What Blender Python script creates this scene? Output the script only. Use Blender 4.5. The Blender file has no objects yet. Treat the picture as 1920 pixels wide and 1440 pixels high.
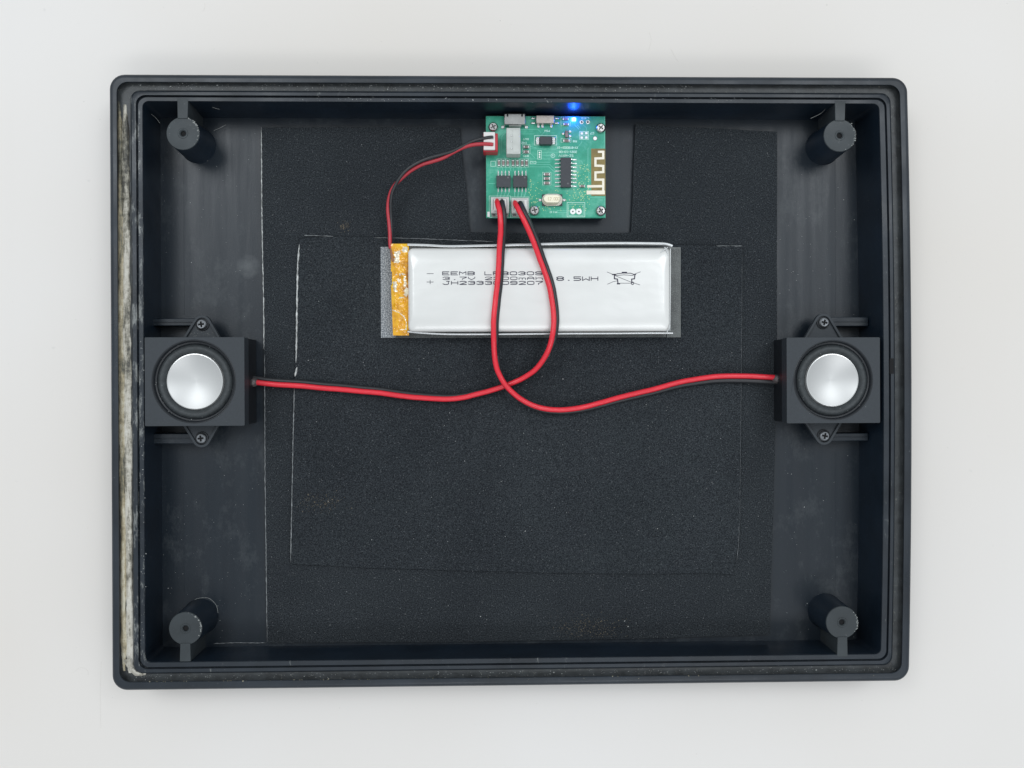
import bpy, bmesh, math, random
from mathutils import Vector, Euler, Matrix
from mathutils.geometry import tessellate_polygon
random.seed(7)
S = 0.01                       # one Blender unit is 100 mm, all numbers below are millimetres
scn = bpy.context.scene
C = scn.collection
scn.unit_settings.system = 'METRIC'
scn.unit_settings.scale_length = 0.1

# ------------------------------------------------------------------ camera
FPX = 1650.0
cd = bpy.data.cameras.new('camera')
cam = bpy.data.objects.new('camera', cd); C.objects.link(cam)
cd.sensor_width = 36; cd.lens = 36 * FPX / 1920
cd.clip_start = 0.05; cd.clip_end = 200
CAM = Vector((-7.155, -0.614, 294.79))
ROT = Euler((math.radians(-0.0948), math.radians(-1.3453), math.radians(-0.2277)), 'XYZ')
cam.location = CAM * S; cam.rotation_euler = ROT
scn.camera = cam
RM = ROT.to_matrix()
def at(px, py, z):
    """the point of the place, at height z (mm), that the photograph shows at pixel px, py of 1920x1440"""
    d = RM @ Vector(((px - 960) / FPX, -(py - 720) / FPX, -1.0))
    t = (z - CAM.z) / d.z
    p = CAM + d * t
    return Vector((p.x, p.y, z))

# ------------------------------------------------------------------ world and lamps
w = bpy.data.worlds.new("World"); scn.world = w; w.use_nodes = True
bg = w.node_tree.nodes['Background']
bg.inputs[0].default_value = (0.88, 0.945, 1.0, 1); bg.inputs[1].default_value = 0.64
scn.view_settings.view_transform = 'Standard'; scn.view_settings.look = 'None'
scn.view_settings.exposure = 0.0; scn.view_settings.gamma = 1.0
def area(name, loc, target, sx, sy, power, col):
    l = bpy.data.lights.new(name, 'AREA'); l.shape = 'RECTANGLE'; l.size = sx; l.size_y = sy
    l.energy = power; l.color = col
    o = bpy.data.objects.new(name, l); C.objects.link(o); o.location = loc
    o.rotation_euler = (Vector(target) - Vector(loc)).to_track_quat('-Z', 'Y').to_euler()
    return o
area('ceiling_panel_light', (-6.6, 5.6, 14), (0, 0, 0), 6.0, 6.5, 640, (0.92, 0.965, 1.0))
area('ceiling_panel_light', (6.6, 5.2, 14), (0, 0, 0), 6.0, 6.5, 580, (0.92, 0.965, 1.0))
area('second_ceiling_light', (2.0, -8.0, 12), (0, 0, 0), 10, 2.5, 330, (0.95, 0.97, 1.0))

# ------------------------------------------------------------------ colours and materials
def lin(c):
    def f(v):
        v /= 255.0
        return v / 12.92 if v <= 0.04045 else ((v + 0.055) / 1.055) ** 2.4
    return (f(c[0]), f(c[1]), f(c[2]), 1)
def new_mat(name):
    m = bpy.data.materials.new(name); m.use_nodes = True
    nt = m.node_tree
    return m, nt, nt.nodes['Principled BSDF']
def tex_coord(nt, stretch=(1, 1, 1)):
    tc = nt.nodes.new('ShaderNodeTexCoord'); mp = nt.nodes.new('ShaderNodeMapping')
    nt.links.new(tc.outputs['Object'], mp.inputs[0]); mp.inputs['Scale'].default_value = stretch
    return mp.outputs[0]
def noise(nt, co, scale, detail=3, rough=0.6):
    n = nt.nodes.new('ShaderNodeTexNoise'); nt.links.new(co, n.inputs['Vector'])
    n.inputs['Scale'].default_value = scale; n.inputs['Detail'].default_value = detail
    n.inputs['Roughness'].default_value = rough
    return n.outputs['Fac']
def ramp(nt, fac, stops):
    r = nt.nodes.new('ShaderNodeValToRGB'); nt.links.new(fac, r.inputs[0])
    e = r.color_ramp.elements
    while len(e) < len(stops): e.new(0.5)
    for k, (p, c) in enumerate(stops):
        e[k].position = p; e[k].color = c if len(c) == 4 else (*c, 1)
    return r.outputs['Color']
def mix(nt, fac, a, b, mode='MIX'):
    m = nt.nodes.new('ShaderNodeMix'); m.data_type = 'RGBA'; m.blend_type = mode
    for s, v in ((0, fac), (6, a), (7, b)):
        if hasattr(v, 'node'): nt.links.new(v, m.inputs[s])
        else: m.inputs[s].default_value = v
    return m.outputs[2]
def math_n(nt, op, a, b=None, c=None):
    m = nt.nodes.new('ShaderNodeMath'); m.operation = op
    for i, v in enumerate((a, b, c)):
        if v is None: continue
        if hasattr(v, 'node'): nt.links.new(v, m.inputs[i])
        else: m.inputs[i].default_value = v
    return m.outputs[0]
def bump(nt, bs, h, strength, dist=0.002):
    b = nt.nodes.new('ShaderNodeBump'); nt.links.new(h, b.inputs['Height'])
    b.inputs['Strength'].default_value = strength; b.inputs['Distance'].default_value = dist
    nt.links.new(b.outputs[0], bs.inputs['Normal'])
def mat(name, col, rough=0.5, metal=0.0, var=0.0, vscale=30, stretch=(1, 1, 1), bmp=None, specks=None, coat=0.0, spec=0.5, emit=None):
    """plain surface: base colour varied by noise, optional bump (scale, strength) and light specks (scale, threshold, colour, amount)"""
    m, nt, bs = new_mat(name)
    c = tuple(col) if len(col) == 4 else (*col, 1)
    bs.inputs['Base Color'].default_value = c
    bs.inputs['Roughness'].default_value = rough; bs.inputs['Metallic'].default_value = metal
    bs.inputs['Specular IOR Level'].default_value = spec
    bs.inputs['Coat Weight'].default_value = coat; bs.inputs['Coat Roughness'].default_value = 0.1
    co = None; out = None
    if var or specks or bmp: co = tex_coord(nt, stretch)
    if var:
        f = noise(nt, co, vscale, 4)
        out = ramp(nt, f, [(0.3, tuple(x * (1 - var) for x in c[:3])), (0.7, tuple(min(1, x * (1 + var)) for x in c[:3]))])
    if specks:
        f = noise(nt, co, specks[0], 2, 0.7)
        k = ramp(nt, f, [(specks[1], (0, 0, 0)), (min(1, specks[1] + 0.06), (specks[3],) * 3)])
        out = mix(nt, k, out if out is not None else c, (*specks[2][:3], 1))
    if out is not None: nt.links.new(out, bs.inputs['Base Color'])
    if bmp: bump(nt, bs, noise(nt, co, bmp[0], 4), bmp[1])
    if emit:
        bs.inputs['Emission Color'].default_value = (*emit[0], 1); bs.inputs['Emission Strength'].default_value = emit[1]
    return m

M = {}
# white laminate table top with faint cloudy tone and a few tiny flecks
def table_mat():
    m, nt, bs = new_mat('white_laminate')
    co = tex_coord(nt)
    a = ramp(nt, noise(nt, co, 0.35, 3), [(0.35, (0.725, 0.68, 0.628)), (0.65, (0.765, 0.735, 0.705))])
    b = ramp(nt, noise(nt, co, 14, 2, 0.8), [(0.735, (0, 0, 0)), (0.78, (0.25, 0.25, 0.25))])
    nt.links.new(mix(nt, b, a, (0.5, 0.49, 0.47, 1)), bs.inputs['Base Color'])
    bs.inputs['Roughness'].default_value = 0.5
    bump(nt, bs, noise(nt, co, 60, 4), 0.05, 0.003)
    return m
M['table'] = table_mat()
BLK = (0.0160, 0.0215, 0.0285)
def black_plastic(name, base=BLK, rough=0.42, streak=(1, 1, 1), left_wear=False, wear=0.66, sheen_var=0.12):
    m, nt, bs = new_mat(name)
    bs.inputs['Specular IOR Level'].default_value = 0.42
    co = tex_coord(nt); cs = tex_coord(nt, streak)
    a = ramp(nt, noise(nt, cs, 6, 5), [(0.3, tuple(x * 0.75 for x in base)), (0.7, tuple(x * 1.35 for x in base))])
    rr = ramp(nt, noise(nt, cs, 5, 4), [(0.3, (rough - sheen_var,) * 3), (0.7, (rough + sheen_var,) * 3)])
    nt.links.new(rr, bs.inputs['Roughness'])
    # fine dust flecks, and scuffs
    d = ramp(nt, noise(nt, co, 150, 2, 0.75), [(0.70, (0, 0, 0)), (0.76, (0.30, 0.30, 0.30))])
    col = mix(nt, d, a, (0.30, 0.31, 0.32, 1))
    s = noise(nt, tex_coord(nt, (1, 0.25, 1) if left_wear else streak), 45, 5, 0.75)
    if left_wear:
        tc = nt.nodes.new('ShaderNodeTexCoord'); sp = nt.nodes.new('ShaderNodeSeparateXYZ')
        nt.links.new(tc.outputs['Object'], sp.inputs[0])
        g = nt.nodes.new('ShaderNodeMapRange'); nt.links.new(sp.outputs[0], g.inputs[0])
        g.inputs[1].default_value = -1.125; g.inputs[2].default_value = -1.155; g.inputs[3].default_value = 0; g.inputs[4].default_value = 0.10
        s = math_n(nt, 'ADD', s, g.outputs[0])
    k = ramp(nt, s, [(wear, (0, 0, 0)), (min(1, wear + 0.10), (0.75, 0.75, 0.75))])
    col = mix(nt, k, col, (0.25, 0.26, 0.25, 1))
    nt.links.new(col, bs.inputs['Base Color'])
    bump(nt, bs, noise(nt, cs, 120, 4), 0.22, 0.0012)
    return m
M['rim'] = black_plastic('worn_black_rim_plastic', left_wear=True, wear=0.63, rough=0.38)
M['rim_clean'] = black_plastic('smooth_black_rim_plastic', rough=0.36, wear=0.74)
M['wall'] = black_plastic('black_wall_plastic', base=(0.0065, 0.0125, 0.021), rough=0.40, wear=0.72)
def floor_mat():
    m, nt, bs = new_mat('satin_black_floor_plastic')
    co = tex_coord(nt); cs = tex_coord(nt, (5, 0.25, 1))
    a = ramp(nt, noise(nt, cs, 3, 3), [(0.32, (0.0050, 0.0100, 0.0165)), (0.68, (0.0080, 0.0140, 0.0210))])
    d = ramp(nt, noise(nt, co, 170, 2, 0.75), [(0.71, (0, 0, 0)), (0.77, (0.25, 0.25, 0.25))])
    col = mix(nt, d, a, (0.25, 0.26, 0.27, 1))
    k = ramp(nt, noise(nt, tex_coord(nt, (1, 0.6, 1)), 7, 6, 0.8), [(0.52, (0, 0, 0)), (0.78, (0.45, 0.45, 0.45))])
    col = mix(nt, k, col, (0.09, 0.10, 0.105, 1))
    # thumb smudge
    tc = nt.nodes.new('ShaderNodeTexCoord'); vd = nt.nodes.new('ShaderNodeVectorMath'); vd.operation = 'DISTANCE'
    nt.links.new(tc.outputs['Object'], vd.inputs[0]); p = at(466, 500, FL) * S; vd.inputs[1].default_value = (p.x, p.y, p.z)
    sm = math_n(nt, 'ADD', vd.outputs['Value'], math_n(nt, 'MULTIPLY', noise(nt, co, 30, 4), 0.05))
    q = ramp(nt, sm, [(0.035, (0.5, 0.5, 0.5)), (0.065, (0, 0, 0))])
    col = mix(nt, q, col, (0.10, 0.11, 0.115, 1))
    nt.links.new(col, bs.inputs['Base Color'])
    bs.inputs['Specular IOR Level'].default_value = 0.45
    rr = ramp(nt, noise(nt, cs, 5, 4), [(0.35, (0.31,) * 3), (0.65, (0.43,) * 3)]); nt.links.new(rr, bs.inputs['Roughness'])
    bump(nt, bs, noise(nt, co, 200, 3), 0.25, 0.0012)
    return m
FL = 2.5                                    # inside floor of the tray
M['floor'] = floor_mat()
M['boss'] = black_plastic('grey_worn_boss_plastic', base=(0.030, 0.037, 0.041), rough=0.5, wear=0.66)
M['hole'] = mat('dark_hole', (0.004, 0.004, 0.005), 0.9)
M['groove'] = mat('dusty_black_groove', (0.030, 0.034, 0.036), 0.42, var=0.5, vscale=30, specks=(90, 0.63, (0.16, 0.16, 0.14), 0.5), bmp=(90, 0.5))
def foam_mat(name, lo, hi):
    m, nt, bs = new_mat(name)
    co = tex_coord(nt)
    g = noise(nt, co, 250, 2, 0.6)
    a = ramp(nt, g, [(0.36, lo), (0.66, hi)])
    cl = ramp(nt, noise(nt, co, 2.2, 3), [(0.33, (0.84, 0.84, 0.85)), (0.7, (1.18, 1.17, 1.15))])
    a = mix(nt, 1.0, a, cl, 'MULTIPLY')
    d = ramp(nt, noise(nt, co, 260, 1, 0.9), [(0.66, (0, 0, 0)), (0.76, (0.45, 0.45, 0.45))])
    a = mix(nt, d, a, (0.24, 0.25, 0.255, 1))
    nt.links.new(a, bs.inputs['Base Color'])
    bs.inputs['Roughness'].default_value = 0.95; bs.inputs['Specular IOR Level'].default_value = 0.25
    h = math_n(nt, 'ADD', g, math_n(nt, 'MULTIPLY', noise(nt, tex_coord(nt), 5, 3), 9.0))
    bump(nt, bs, h, 0.8, 0.004)
    return m
M['foam'] = foam_mat('black_foam', (0.0095, 0.0120, 0.0150), (0.040, 0.047, 0.053))
M['foam_top'] = foam_mat('black_foam_top', (0.009, 0.0115, 0.0145), (0.038, 0.045, 0.051))
M['foam_cut_dim'] = mat('grey_cut_foam_edge', (0.20, 0.21, 0.215), 0.8, var=0.6, vscale=60, bmp=(120, 0.6))
M['foam_cut'] = mat('pale_cut_foam_edge', (0.46, 0.47, 0.46), 0.8, var=0.6, vscale=60, bmp=(120, 0.6))
def glue(name, stops, dens):
    m, nt, bs = new_mat(name)
    co = tex_coord(nt, (1.0, 0.16, 1))
    tc = nt.nodes.new('ShaderNodeTexCoord'); sp = nt.nodes.new('ShaderNodeSeparateXYZ'); nt.links.new(tc.outputs['Object'], sp.inputs[0])
    g = nt.nodes.new('ShaderNodeMapRange'); nt.links.new(sp.outputs[1], g.inputs[0])
    g.inputs[1].default_value = 0.85; g.inputs[2].default_value = -0.5; g.inputs[3].default_value = -0.09; g.inputs[4].default_value = 0.04
    f = math_n(nt, 'ADD', math_n(nt, 'ADD', noise(nt, co, 42, 5, 0.75), g.outputs[0]), math_n(nt, 'MULTIPLY', math_n(nt, 'SUBTRACT', noise(nt, tex_coord(nt), 55, 4, 0.8), 0.5), 0.45))
    a = ramp(nt, f, stops)
    nt.links.new(a, bs.inputs['Base Color']); bs.inputs['Roughness'].default_value = 0.55
    bump(nt, bs, noise(nt, tex_coord(nt, (1, 0.5, 1)), 90, 5, 0.8), 0.7, 0.003)
    return m
M['glue_white'] = glue('dried_white_glue', [(0.34, (0.06, 0.058, 0.05)), (0.44, (0.25, 0.235, 0.19)), (0.54, (0.52, 0.49, 0.42)), (0.7, (0.66, 0.64, 0.58))], 1)
M['glue_yellow'] = glue('dried_yellow_glue', [(0.28, (0.06, 0.06, 0.05)), (0.40, (0.17, 0.16, 0.12)), (0.53, (0.40, 0.34, 0.22)), (0.66, (0.60, 0.56, 0.44))], 1)
M['glue_clear'] = mat('smoky_hot_glue', (0.10, 0.085, 0.085), 0.2, bmp=(40, 0.6), coat=0.5)
M['burr'] = mat('pale_plastic_burr', (0.30, 0.31, 0.30), 0.6, var=0.3, vscale=80)
M['speck'] = mat('pale_dust_speck', (0.42, 0.43, 0.42), 0.8)

SPK = (0.0255, 0.032, 0.039)
M['spk'] = mat('matte_black_speaker_case', SPK, 0.55, var=0.10, vscale=180, bmp=(220, 0.18), specks=(140, 0.72, (0.25, 0.25, 0.25), 0.4))
M['spk_side'] = mat('gloss_black_speaker_side', (0.006, 0.008, 0.011), 0.5)
M['rubber'] = mat('black_rubber_surround', (0.034, 0.040, 0.043), 0.55, var=0.3, vscale=70, bmp=(160, 0.35), specks=(110, 0.68, (0.16, 0.17, 0.17), 0.5))
M['rubber_ring'] = mat('dark_speaker_ring', (0.014, 0.017, 0.021), 0.42, bmp=(90, 0.2))
def dome_mat():
    m, nt, bs = new_mat('spun_silver_dome')
    bs.inputs['Base Color'].default_value = (0.60, 0.60, 0.59, 1); bs.inputs['Metallic'].default_value = 0.9
    bs.inputs['Roughness'].default_value = 0.46; bs.inputs['Anisotropic'].default_value = 0.28; bs.inputs['Anisotropic Rotation'].default_value = 0.25
    tg = nt.nodes.new('ShaderNodeTangent'); tg.direction_type = 'RADIAL'; tg.axis = 'Z'; nt.links.new(tg.outputs[0], bs.inputs['Tangent'])
    return m
M['dome'] = dome_mat()
M['dome_edge'] = mat('bright_dome_edge', (0.80, 0.80, 0.79), 0.25, 0.8)
M['screw_dark'] = mat('blackened_screw', (0.19, 0.20, 0.21), 0.35, 0.8, var=0.4, vscale=60)
M['screw_steel'] = mat('shiny_steel_screw', (0.58, 0.565, 0.55), 0.22, 1.0, var=0.25, vscale=60, bmp=(60, 0.5))

M['screw_grey'] = mat('grey_screw_recess', (0.09, 0.085, 0.085), 0.35, 0.8, bmp=(90, 0.8))
def pcb_mat():
    m, nt, bs = new_mat('green_solder_mask')
    co = tex_coord(nt)
    a = ramp(nt, noise(nt, co, 16, 6, 0.75), [(0.3, (0.016, 0.27, 0.165)), (0.5, (0.032, 0.35, 0.225)), (0.68, (0.13, 0.48, 0.35))])
    nt.links.new(a, bs.inputs['Base Color'])
    bs.inputs['Roughness'].default_value = 0.32
    bump(nt, bs, noise(nt, co, 130, 3), 0.12, 0.001)
    return m
M['pcb'] = pcb_mat()
M['pcb_edge'] = mat('pale_board_edge', (0.22, 0.36, 0.28), 0.6)
M['trace'] = mat('pale_green_copper_trace', (0.16, 0.56, 0.42), 0.3, var=0.2, vscale=20)
M['silk'] = mat('pale_silkscreen_ink', (0.52, 0.82, 0.70), 0.5)
M['bare'] = mat('bare_brown_board', (0.25, 0.185, 0.055), 0.45, var=0.3, vscale=25)
M['antenna'] = mat('cream_antenna_trace', (0.86, 0.80, 0.66), 0.25, 0.2, var=0.06, vscale=30)
M['via'] = mat('gold_via', (0.52, 0.70, 0.36), 0.3, 0.3)
M['pad'] = mat('white_solder_pad', (0.88, 0.88, 0.86), 0.3, 0.2)
M['solder'] = mat('bright_solder', (0.70, 0.71, 0.70), 0.22, 0.85, bmp=(80, 0.4))
M['chip'] = mat('black_chip_epoxy', (0.040, 0.044, 0.052), 0.5, var=0.12, vscale=120, bmp=(200, 0.2))
M['chip_dot'] = mat('grey_chip_dot', (0.12, 0.125, 0.13), 0.5)
M['res'] = mat('brown_grey_resistor', (0.24, 0.185, 0.175), 0.5, var=0.3, vscale=60)
M['steel'] = mat('satin_steel_shell', (0.36, 0.36, 0.35), 0.30, 1.0, var=0.08, vscale=30, bmp=(40, 0.15))
M['taupe'] = mat('taupe_switch_shell', (0.47, 0.42, 0.38), 0.33, 0.7, var=0.12, vscale=40)
M['cream'] = mat('cream_metal_can', (0.90, 0.84, 0.66), 0.30, 0.55)
M['canside'] = mat('dull_can_side', (0.55, 0.52, 0.46), 0.35, 0.8)
M['engrave'] = mat('engraved_ochre_mark', (0.50, 0.43, 0.27), 0.5)
M['whiteconn'] = mat('milky_white_connector', (0.52, 0.54, 0.51), 0.4, var=0.08, vscale=40)
M['whiteplug'] = mat('white_plug_plastic', (0.72, 0.70, 0.68), 0.4, var=0.06, vscale=40)
M['greyconn'] = mat('grey_socket_shadowed_plastic', (0.42, 0.44, 0.41), 0.4, var=0.1, vscale=40)
M['redconn'] = mat('red_socket_plastic', (0.47, 0.025, 0.040), 0.4, var=0.15, vscale=40)
M['redwire'] = mat('red_wire_insulation', (0.76, 0.026, 0.045), 0.27, var=0.05, vscale=10)
M['redwire_thin'] = mat('dull_red_wire_insulation', (0.44, 0.030, 0.045), 0.38)
M['blackwire'] = mat('black_wire_insulation', (0.022, 0.023, 0.026), 0.36)
M['led_blue'] = mat('lit_blue_led', (0.1, 0.3, 1.0), 0.3, emit=((0.10, 0.40, 1.0), 9))
M['led_core'] = mat('lit_led_core', (0.8, 0.9, 1.0), 0.3, emit=((0.45, 0.95, 1.0), 9))

def pouch_mat():
    m, nt, bs = new_mat('silver_white_pouch_laminate')
    co = tex_coord(nt, (0.6, 1, 1))
    a = ramp(nt, noise(nt, co, 6, 3), [(0.35, (0.73, 0.725, 0.70)), (0.65, (0.79, 0.785, 0.76))])
    nt.links.new(a, bs.inputs['Base Color'])
    bs.inputs['Metallic'].default_value = 0.12; bs.inputs['Roughness'].default_value = 0.32
    bs.inputs['Coat Weight'].default_value = 0.25
    h = math_n(nt, 'ADD', noise(nt, co, 5, 3), math_n(nt, 'MULTIPLY', noise(nt, co, 40, 3), 0.08))
    bump(nt, bs, h, 0.30, 0.012)
    return m
M['pouch'] = pouch_mat()
M['seam'] = mat('folded_pouch_seam', (0.62, 0.63, 0.63), 0.25, 0.5, bmp=(12, 0.1))
def kapton():
    m, nt, bs = new_mat('amber_polyimide_tape')
    co = tex_coord(nt)
    a = ramp(nt, math_n(nt, 'MULTIPLY', noise(nt, co, 16, 4, 0.65), 1.0), [(0.34, (0.42, 0.15, 0.002)), (0.50, (0.84, 0.40, 0.004)), (0.70, (0.92, 0.58, 0.012))])
    nt.links.new(a, bs.inputs['Base Color'])
    bs.inputs['Roughness'].default_value = 0.12; bs.inputs['Coat Weight'].default_value = 0.8
    bump(nt, bs, noise(nt, co, 10, 3, 0.5), 0.7, 0.02)
    return m
M['kapton'] = kapton()
M['tape_glint'] = mat('painted_tape_glint', (0.88, 0.78, 0.60), 0.15, 0.3, var=0.18, vscale=60, bmp=(30, 0.9), coat=0.8)  # cream colour that paints the reflections off the tape's wrinkles
M['ink'] = mat('violet_black_ink', (0.012, 0.009, 0.035), 0.5)
M['film_sheen'] = mat('speckled_film_painted_sheen', (0.13, 0.145, 0.16), 0.45, 0.2, var=0.1, vscale=20, specks=(300, 0.50, (0.55, 0.57, 0.58), 0.7), bmp=(260, 0.5))  # speckled film end; its brighter reflection is put into the paler colour
M['film'] = mat('dark_translucent_adhesive_film', (0.085, 0.092, 0.090), 0.35, 0.0, var=0.3, vscale=20, specks=(300, 0.55, (0.26, 0.27, 0.26), 0.5), bmp=(260, 0.5))
M['film_edge'] = mat('pale_film_edge', (0.26, 0.27, 0.26), 0.3)

# ------------------------------------------------------------------ mesh helpers (millimetres in, Blender units out)
ORIGIN = {}
def thing(name, label, cat, loc, group=None):
    o = bpy.data.objects.new(name, None); C.objects.link(o)
    o.location = Vector(loc) * S; o.empty_display_size = 0.05
    o['label'] = label; o['category'] = cat
    if group: o['group'] = group
    ORIGIN[o.name] = Vector(loc)
    return o
class MB:
    def __init__(s): s.v = []; s.f = []
    def add(s, vs, fs):
        b = len(s.v); s.v += [Vector(v) for v in vs]; s.f += [tuple(b + i for i in f) for f in fs]; return s
    def box(s, x0, y0, z0, x1, y1, z1):
        x0, x1 = sorted((x0, x1)); y0, y1 = sorted((y0, y1))
        return s.add([(x0, y0, z0), (x1, y0, z0), (x1, y1, z0), (x0, y1, z0), (x0, y0, z1), (x1, y0, z1), (x1, y1, z1), (x0, y1, z1)],
                     [(3, 2, 1, 0), (4, 5, 6, 7), (0, 1, 5, 4), (1, 2, 6, 5), (2, 3, 7, 6), (3, 0, 4, 7)])
    def boxpx(s, px0, py0, px1, py1, z0, z1):
        """box whose top face, at height z1, spans the given picture rectangle"""
        c = at((px0 + px1) / 2, (py0 + py1) / 2, z1); k = (CAM.z - z1) / FPX
        wx = abs(px1 - px0) * k / 2; wy = abs(py1 - py0) * k / 2
        return s.box(c.x - wx, c.y - wy, z0, c.x + wx, c.y + wy, z1)
    def loft(s, loops, cap0=False, cap1=False, close=True):
        n = len(loops[0]); b = len(s.v)
        for L in loops: s.v += [Vector(p) for p in L]
        for k in range(len(loops) - 1):
            for i in range(n if close else n - 1):
                j = (i + 1) % n
                s.f.append((b + k * n + i, b + k * n + j, b + (k + 1) * n + j, b + (k + 1) * n + i))
        if cap0: s.f.append(tuple(b + i for i in reversed(range(n))))
        if cap1: s.f.append(tuple(b + (len(loops) - 1) * n + i for i in range(n)))
        return s
    def lathe(s, cx, cy, prof, n=40, cap0=False, cap1=False):
        loops = [[(cx + r * math.cos(2 * math.pi * i / n), cy + r * math.sin(2 * math.pi * i / n), z) for i in range(n)] for r, z in prof]
        return s.loft(loops, cap0, cap1)
    def prism(s, pts, z0, z1):
        return s.loft([[(p[0], p[1], z0) for p in pts], [(p[0], p[1], z1) for p in pts]], True, True)
    def ring(s, outer, inner, z0, z1):
        """prism between two outlines with the same number of points"""
        return s.loft([[(*p[:2], z0) for p in outer], [(*p[:2], z1) for p in outer], [(*p[:2], z1) for p in inner], [(*p[:2], z0) for p in inner], [(*p[:2], z0) for p in outer]])
    def holed(s, outer, hole, ztop, zout, depth):
        """top face with a sunk hole: walls down from the hole, bottom, and skirt from the outline to zout"""
        o3 = [Vector((p[0], p[1], ztop)) for p in outer]; h3 = [Vector((p[0], p[1], ztop)) for p in hole]
        b = len(s.v); s.v += o3 + h3
        for t in tessellate_polygon([o3, h3]): s.f.append(tuple(b + i for i in t))
        s.loft([[(*p[:2], ztop) for p in hole], [(*p[:2], ztop - depth) for p in hole]], False, True)
        s.loft([[(*p[:2], zout) for p in outer], [(*p[:2], ztop) for p in outer]])
        return s
    def tube(s, pts, r, n=10, cap=True):
        P = [Vector(p) for p in pts]; loops = []; up = Vector((0, 0, 1))
        for i, p in enumerate(P):
            t = (P[min(i + 1, len(P) - 1)] - P[max(i - 1, 0)]).normalized()
            sd = up.cross(t)
            sd = sd.normalized() if sd.length > 1e-3 else Vector((1, 0, 0))
            u2 = t.cross(sd)
            rr = r(i / (len(P) - 1)) if callable(r) else r
            loops.append([p + (sd * math.cos(2 * math.pi * k / n) + u2 * math.sin(2 * math.pi * k / n)) * rr for k in range(n)])
        return s.loft(loops, cap, cap)
    def stroke(s, pts, wd, z0, z1):
        """flat ribbon along a polyline, as small boxes"""
        for k_, (a, b) in enumerate(zip(pts, pts[1:])):
            z1 = z1 + 0.004; a = Vector(a[:2]); b = Vector(b[:2]); d = b - a
            if d.length < 1e-6: continue
            d.normalize(); q = Vector((-d.y, d.x)) * wd / 2; a2 = a - d * wd * 0.42; b2 = b + d * wd * 0.42
            s.prism([a2 - q, b2 - q, b2 + q, a2 + q], z0, z1)
        return s
    def build(s, name, m, parent=None, bevel=0, smooth=False, kind=None, loc=None, label=None, seg=2):
        org = ORIGIN.get(parent.name, Vector((0, 0, 0))) if parent else Vector(loc or (0, 0, 0))
        me = bpy.data.meshes.new(name)
        me.from_pydata([tuple((v - org) * S) for v in s.v], [], s.f); me.materials.append(m)
        bm = bmesh.new(); bm.from_mesh(me); bmesh.ops.remove_doubles(bm, verts=bm.verts, dist=1e-6)
        bmesh.ops.recalc_face_normals(bm, faces=bm.faces); bm.to_mesh(me); bm.free()
        if smooth or bevel:
            for p in me.polygons: p.use_smooth = True
            me.set_sharp_from_angle(angle=math.radians(38))
        o = bpy.data.objects.new(name, me); C.objects.link(o)
        ORIGIN[o.name] = org
        if parent:
            o.parent = parent
            # sub-parts hang under a part whose own origin is the thing's origin
        else: o.location = org * S
        if bevel:
            b = o.modifiers.new('bevel', 'BEVEL'); b.width = bevel * S; b.segments = seg; b.limit_method = 'ANGLE'; b.angle_limit = math.radians(40)
            b.harden_normals = False
        if kind: o['kind'] = kind
        if label: o['label'] = label
        return o
def circ(cx, cy, r, n=32, ph=0):
    return [(cx + r * math.cos(2 * math.pi * i / n + ph), cy + r * math.sin(2 * math.pi * i / n + ph)) for i in range(n)]
def rrect(x0, y0, x1, y1, r, n=6):
    pts = []
    for cx, cy, a in ((x1 - r, y1 - r, 0), (x0 + r, y1 - r, 90), (x0 + r, y0 + r, 180), (x1 - r, y0 + r, 270)):
        for i in range(n + 1):
            t = math.radians(a + 90 * i / n); pts.append((cx + r * math.cos(t), cy + r * math.sin(t)))
    return pts
def tag(o, label, cat, group=None, kind=None):
    if kind: o['kind'] = kind
    if label: o['label'] = label
    if cat: o['category'] = cat
    if group: o['group'] = group
    return o
def spline(P, n=8):
    """Catmull-Rom through points of any dimension"""
    out = []; P = [Vector(p) for p in P]
    for i in range(len(P) - 1):
        a = P[max(i - 1, 0)]; b = P[i]; c = P[i + 1]; d = P[min(i + 2, len(P) - 1)]
        for k in range(n):
            t = k / n
            out.append(0.5 * ((2 * b) + (c - a) * t + (2 * a - 5 * b + 4 * c - d) * t * t + (3 * b - a - 3 * c + d) * t ** 3))
    out.append(P[-1]); return out

# ------------------------------------------------------------------ setting: the white table
t = MB().box(-1600, -1600, -30, 1600, 1600, 0).build('table_surface', M['table'])
tag(t, None, None, kind='structure')

# ------------------------------------------------------------------ the black plastic tray
tray = thing('plastic_tray', 'large open black plastic tray with dried glue along its left rim, on the table', 'tray', (0, 0, 0))
def loop(L, R, T, B, z, rad, bulge=1.2, nside=14, ncorn=7):
    xl = at(L, 720, z).x; xr = at(R, 720, z).x - bulge; yt = at(960, T, z).y; yb = at(960, B, z).y
    pts = []
    cor = [((xr - rad, yt - rad), 0), ((xl + rad, yt - rad), 90), ((xl + rad, yb + rad), 180), ((xr - rad, yb + rad), 270)]
    for k, ((cx, cy), a) in enumerate(cor):
        for i in range(ncorn + 1):
            t = math.radians(a + 90 * i / ncorn); pts.append([cx + rad * math.cos(t), cy + rad * math.sin(t)])
        nx, ny = cor[(k + 1) % 4][0]; a2 = math.radians(a + 90)
        p0 = (cx + rad * math.cos(a2), cy + rad * math.sin(a2)); p1 = (nx + rad * math.cos(a2), ny + rad * math.sin(a2))
        for i in range(1, nside):
            f = i / nside; pts.append([p0[0] + (p1[0] - p0[0]) * f, p0[1] + (p1[1] - p0[1]) * f])
    out = []
    for x, y in pts:
        fx = (x - xl) / (xr - xl); fy = (y - (yt + yb) / 2) / ((yt - yb) / 2)
        out.append(Vector((x + bulge * fx * (1 - fy * fy), y, z)))
    return out
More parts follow.
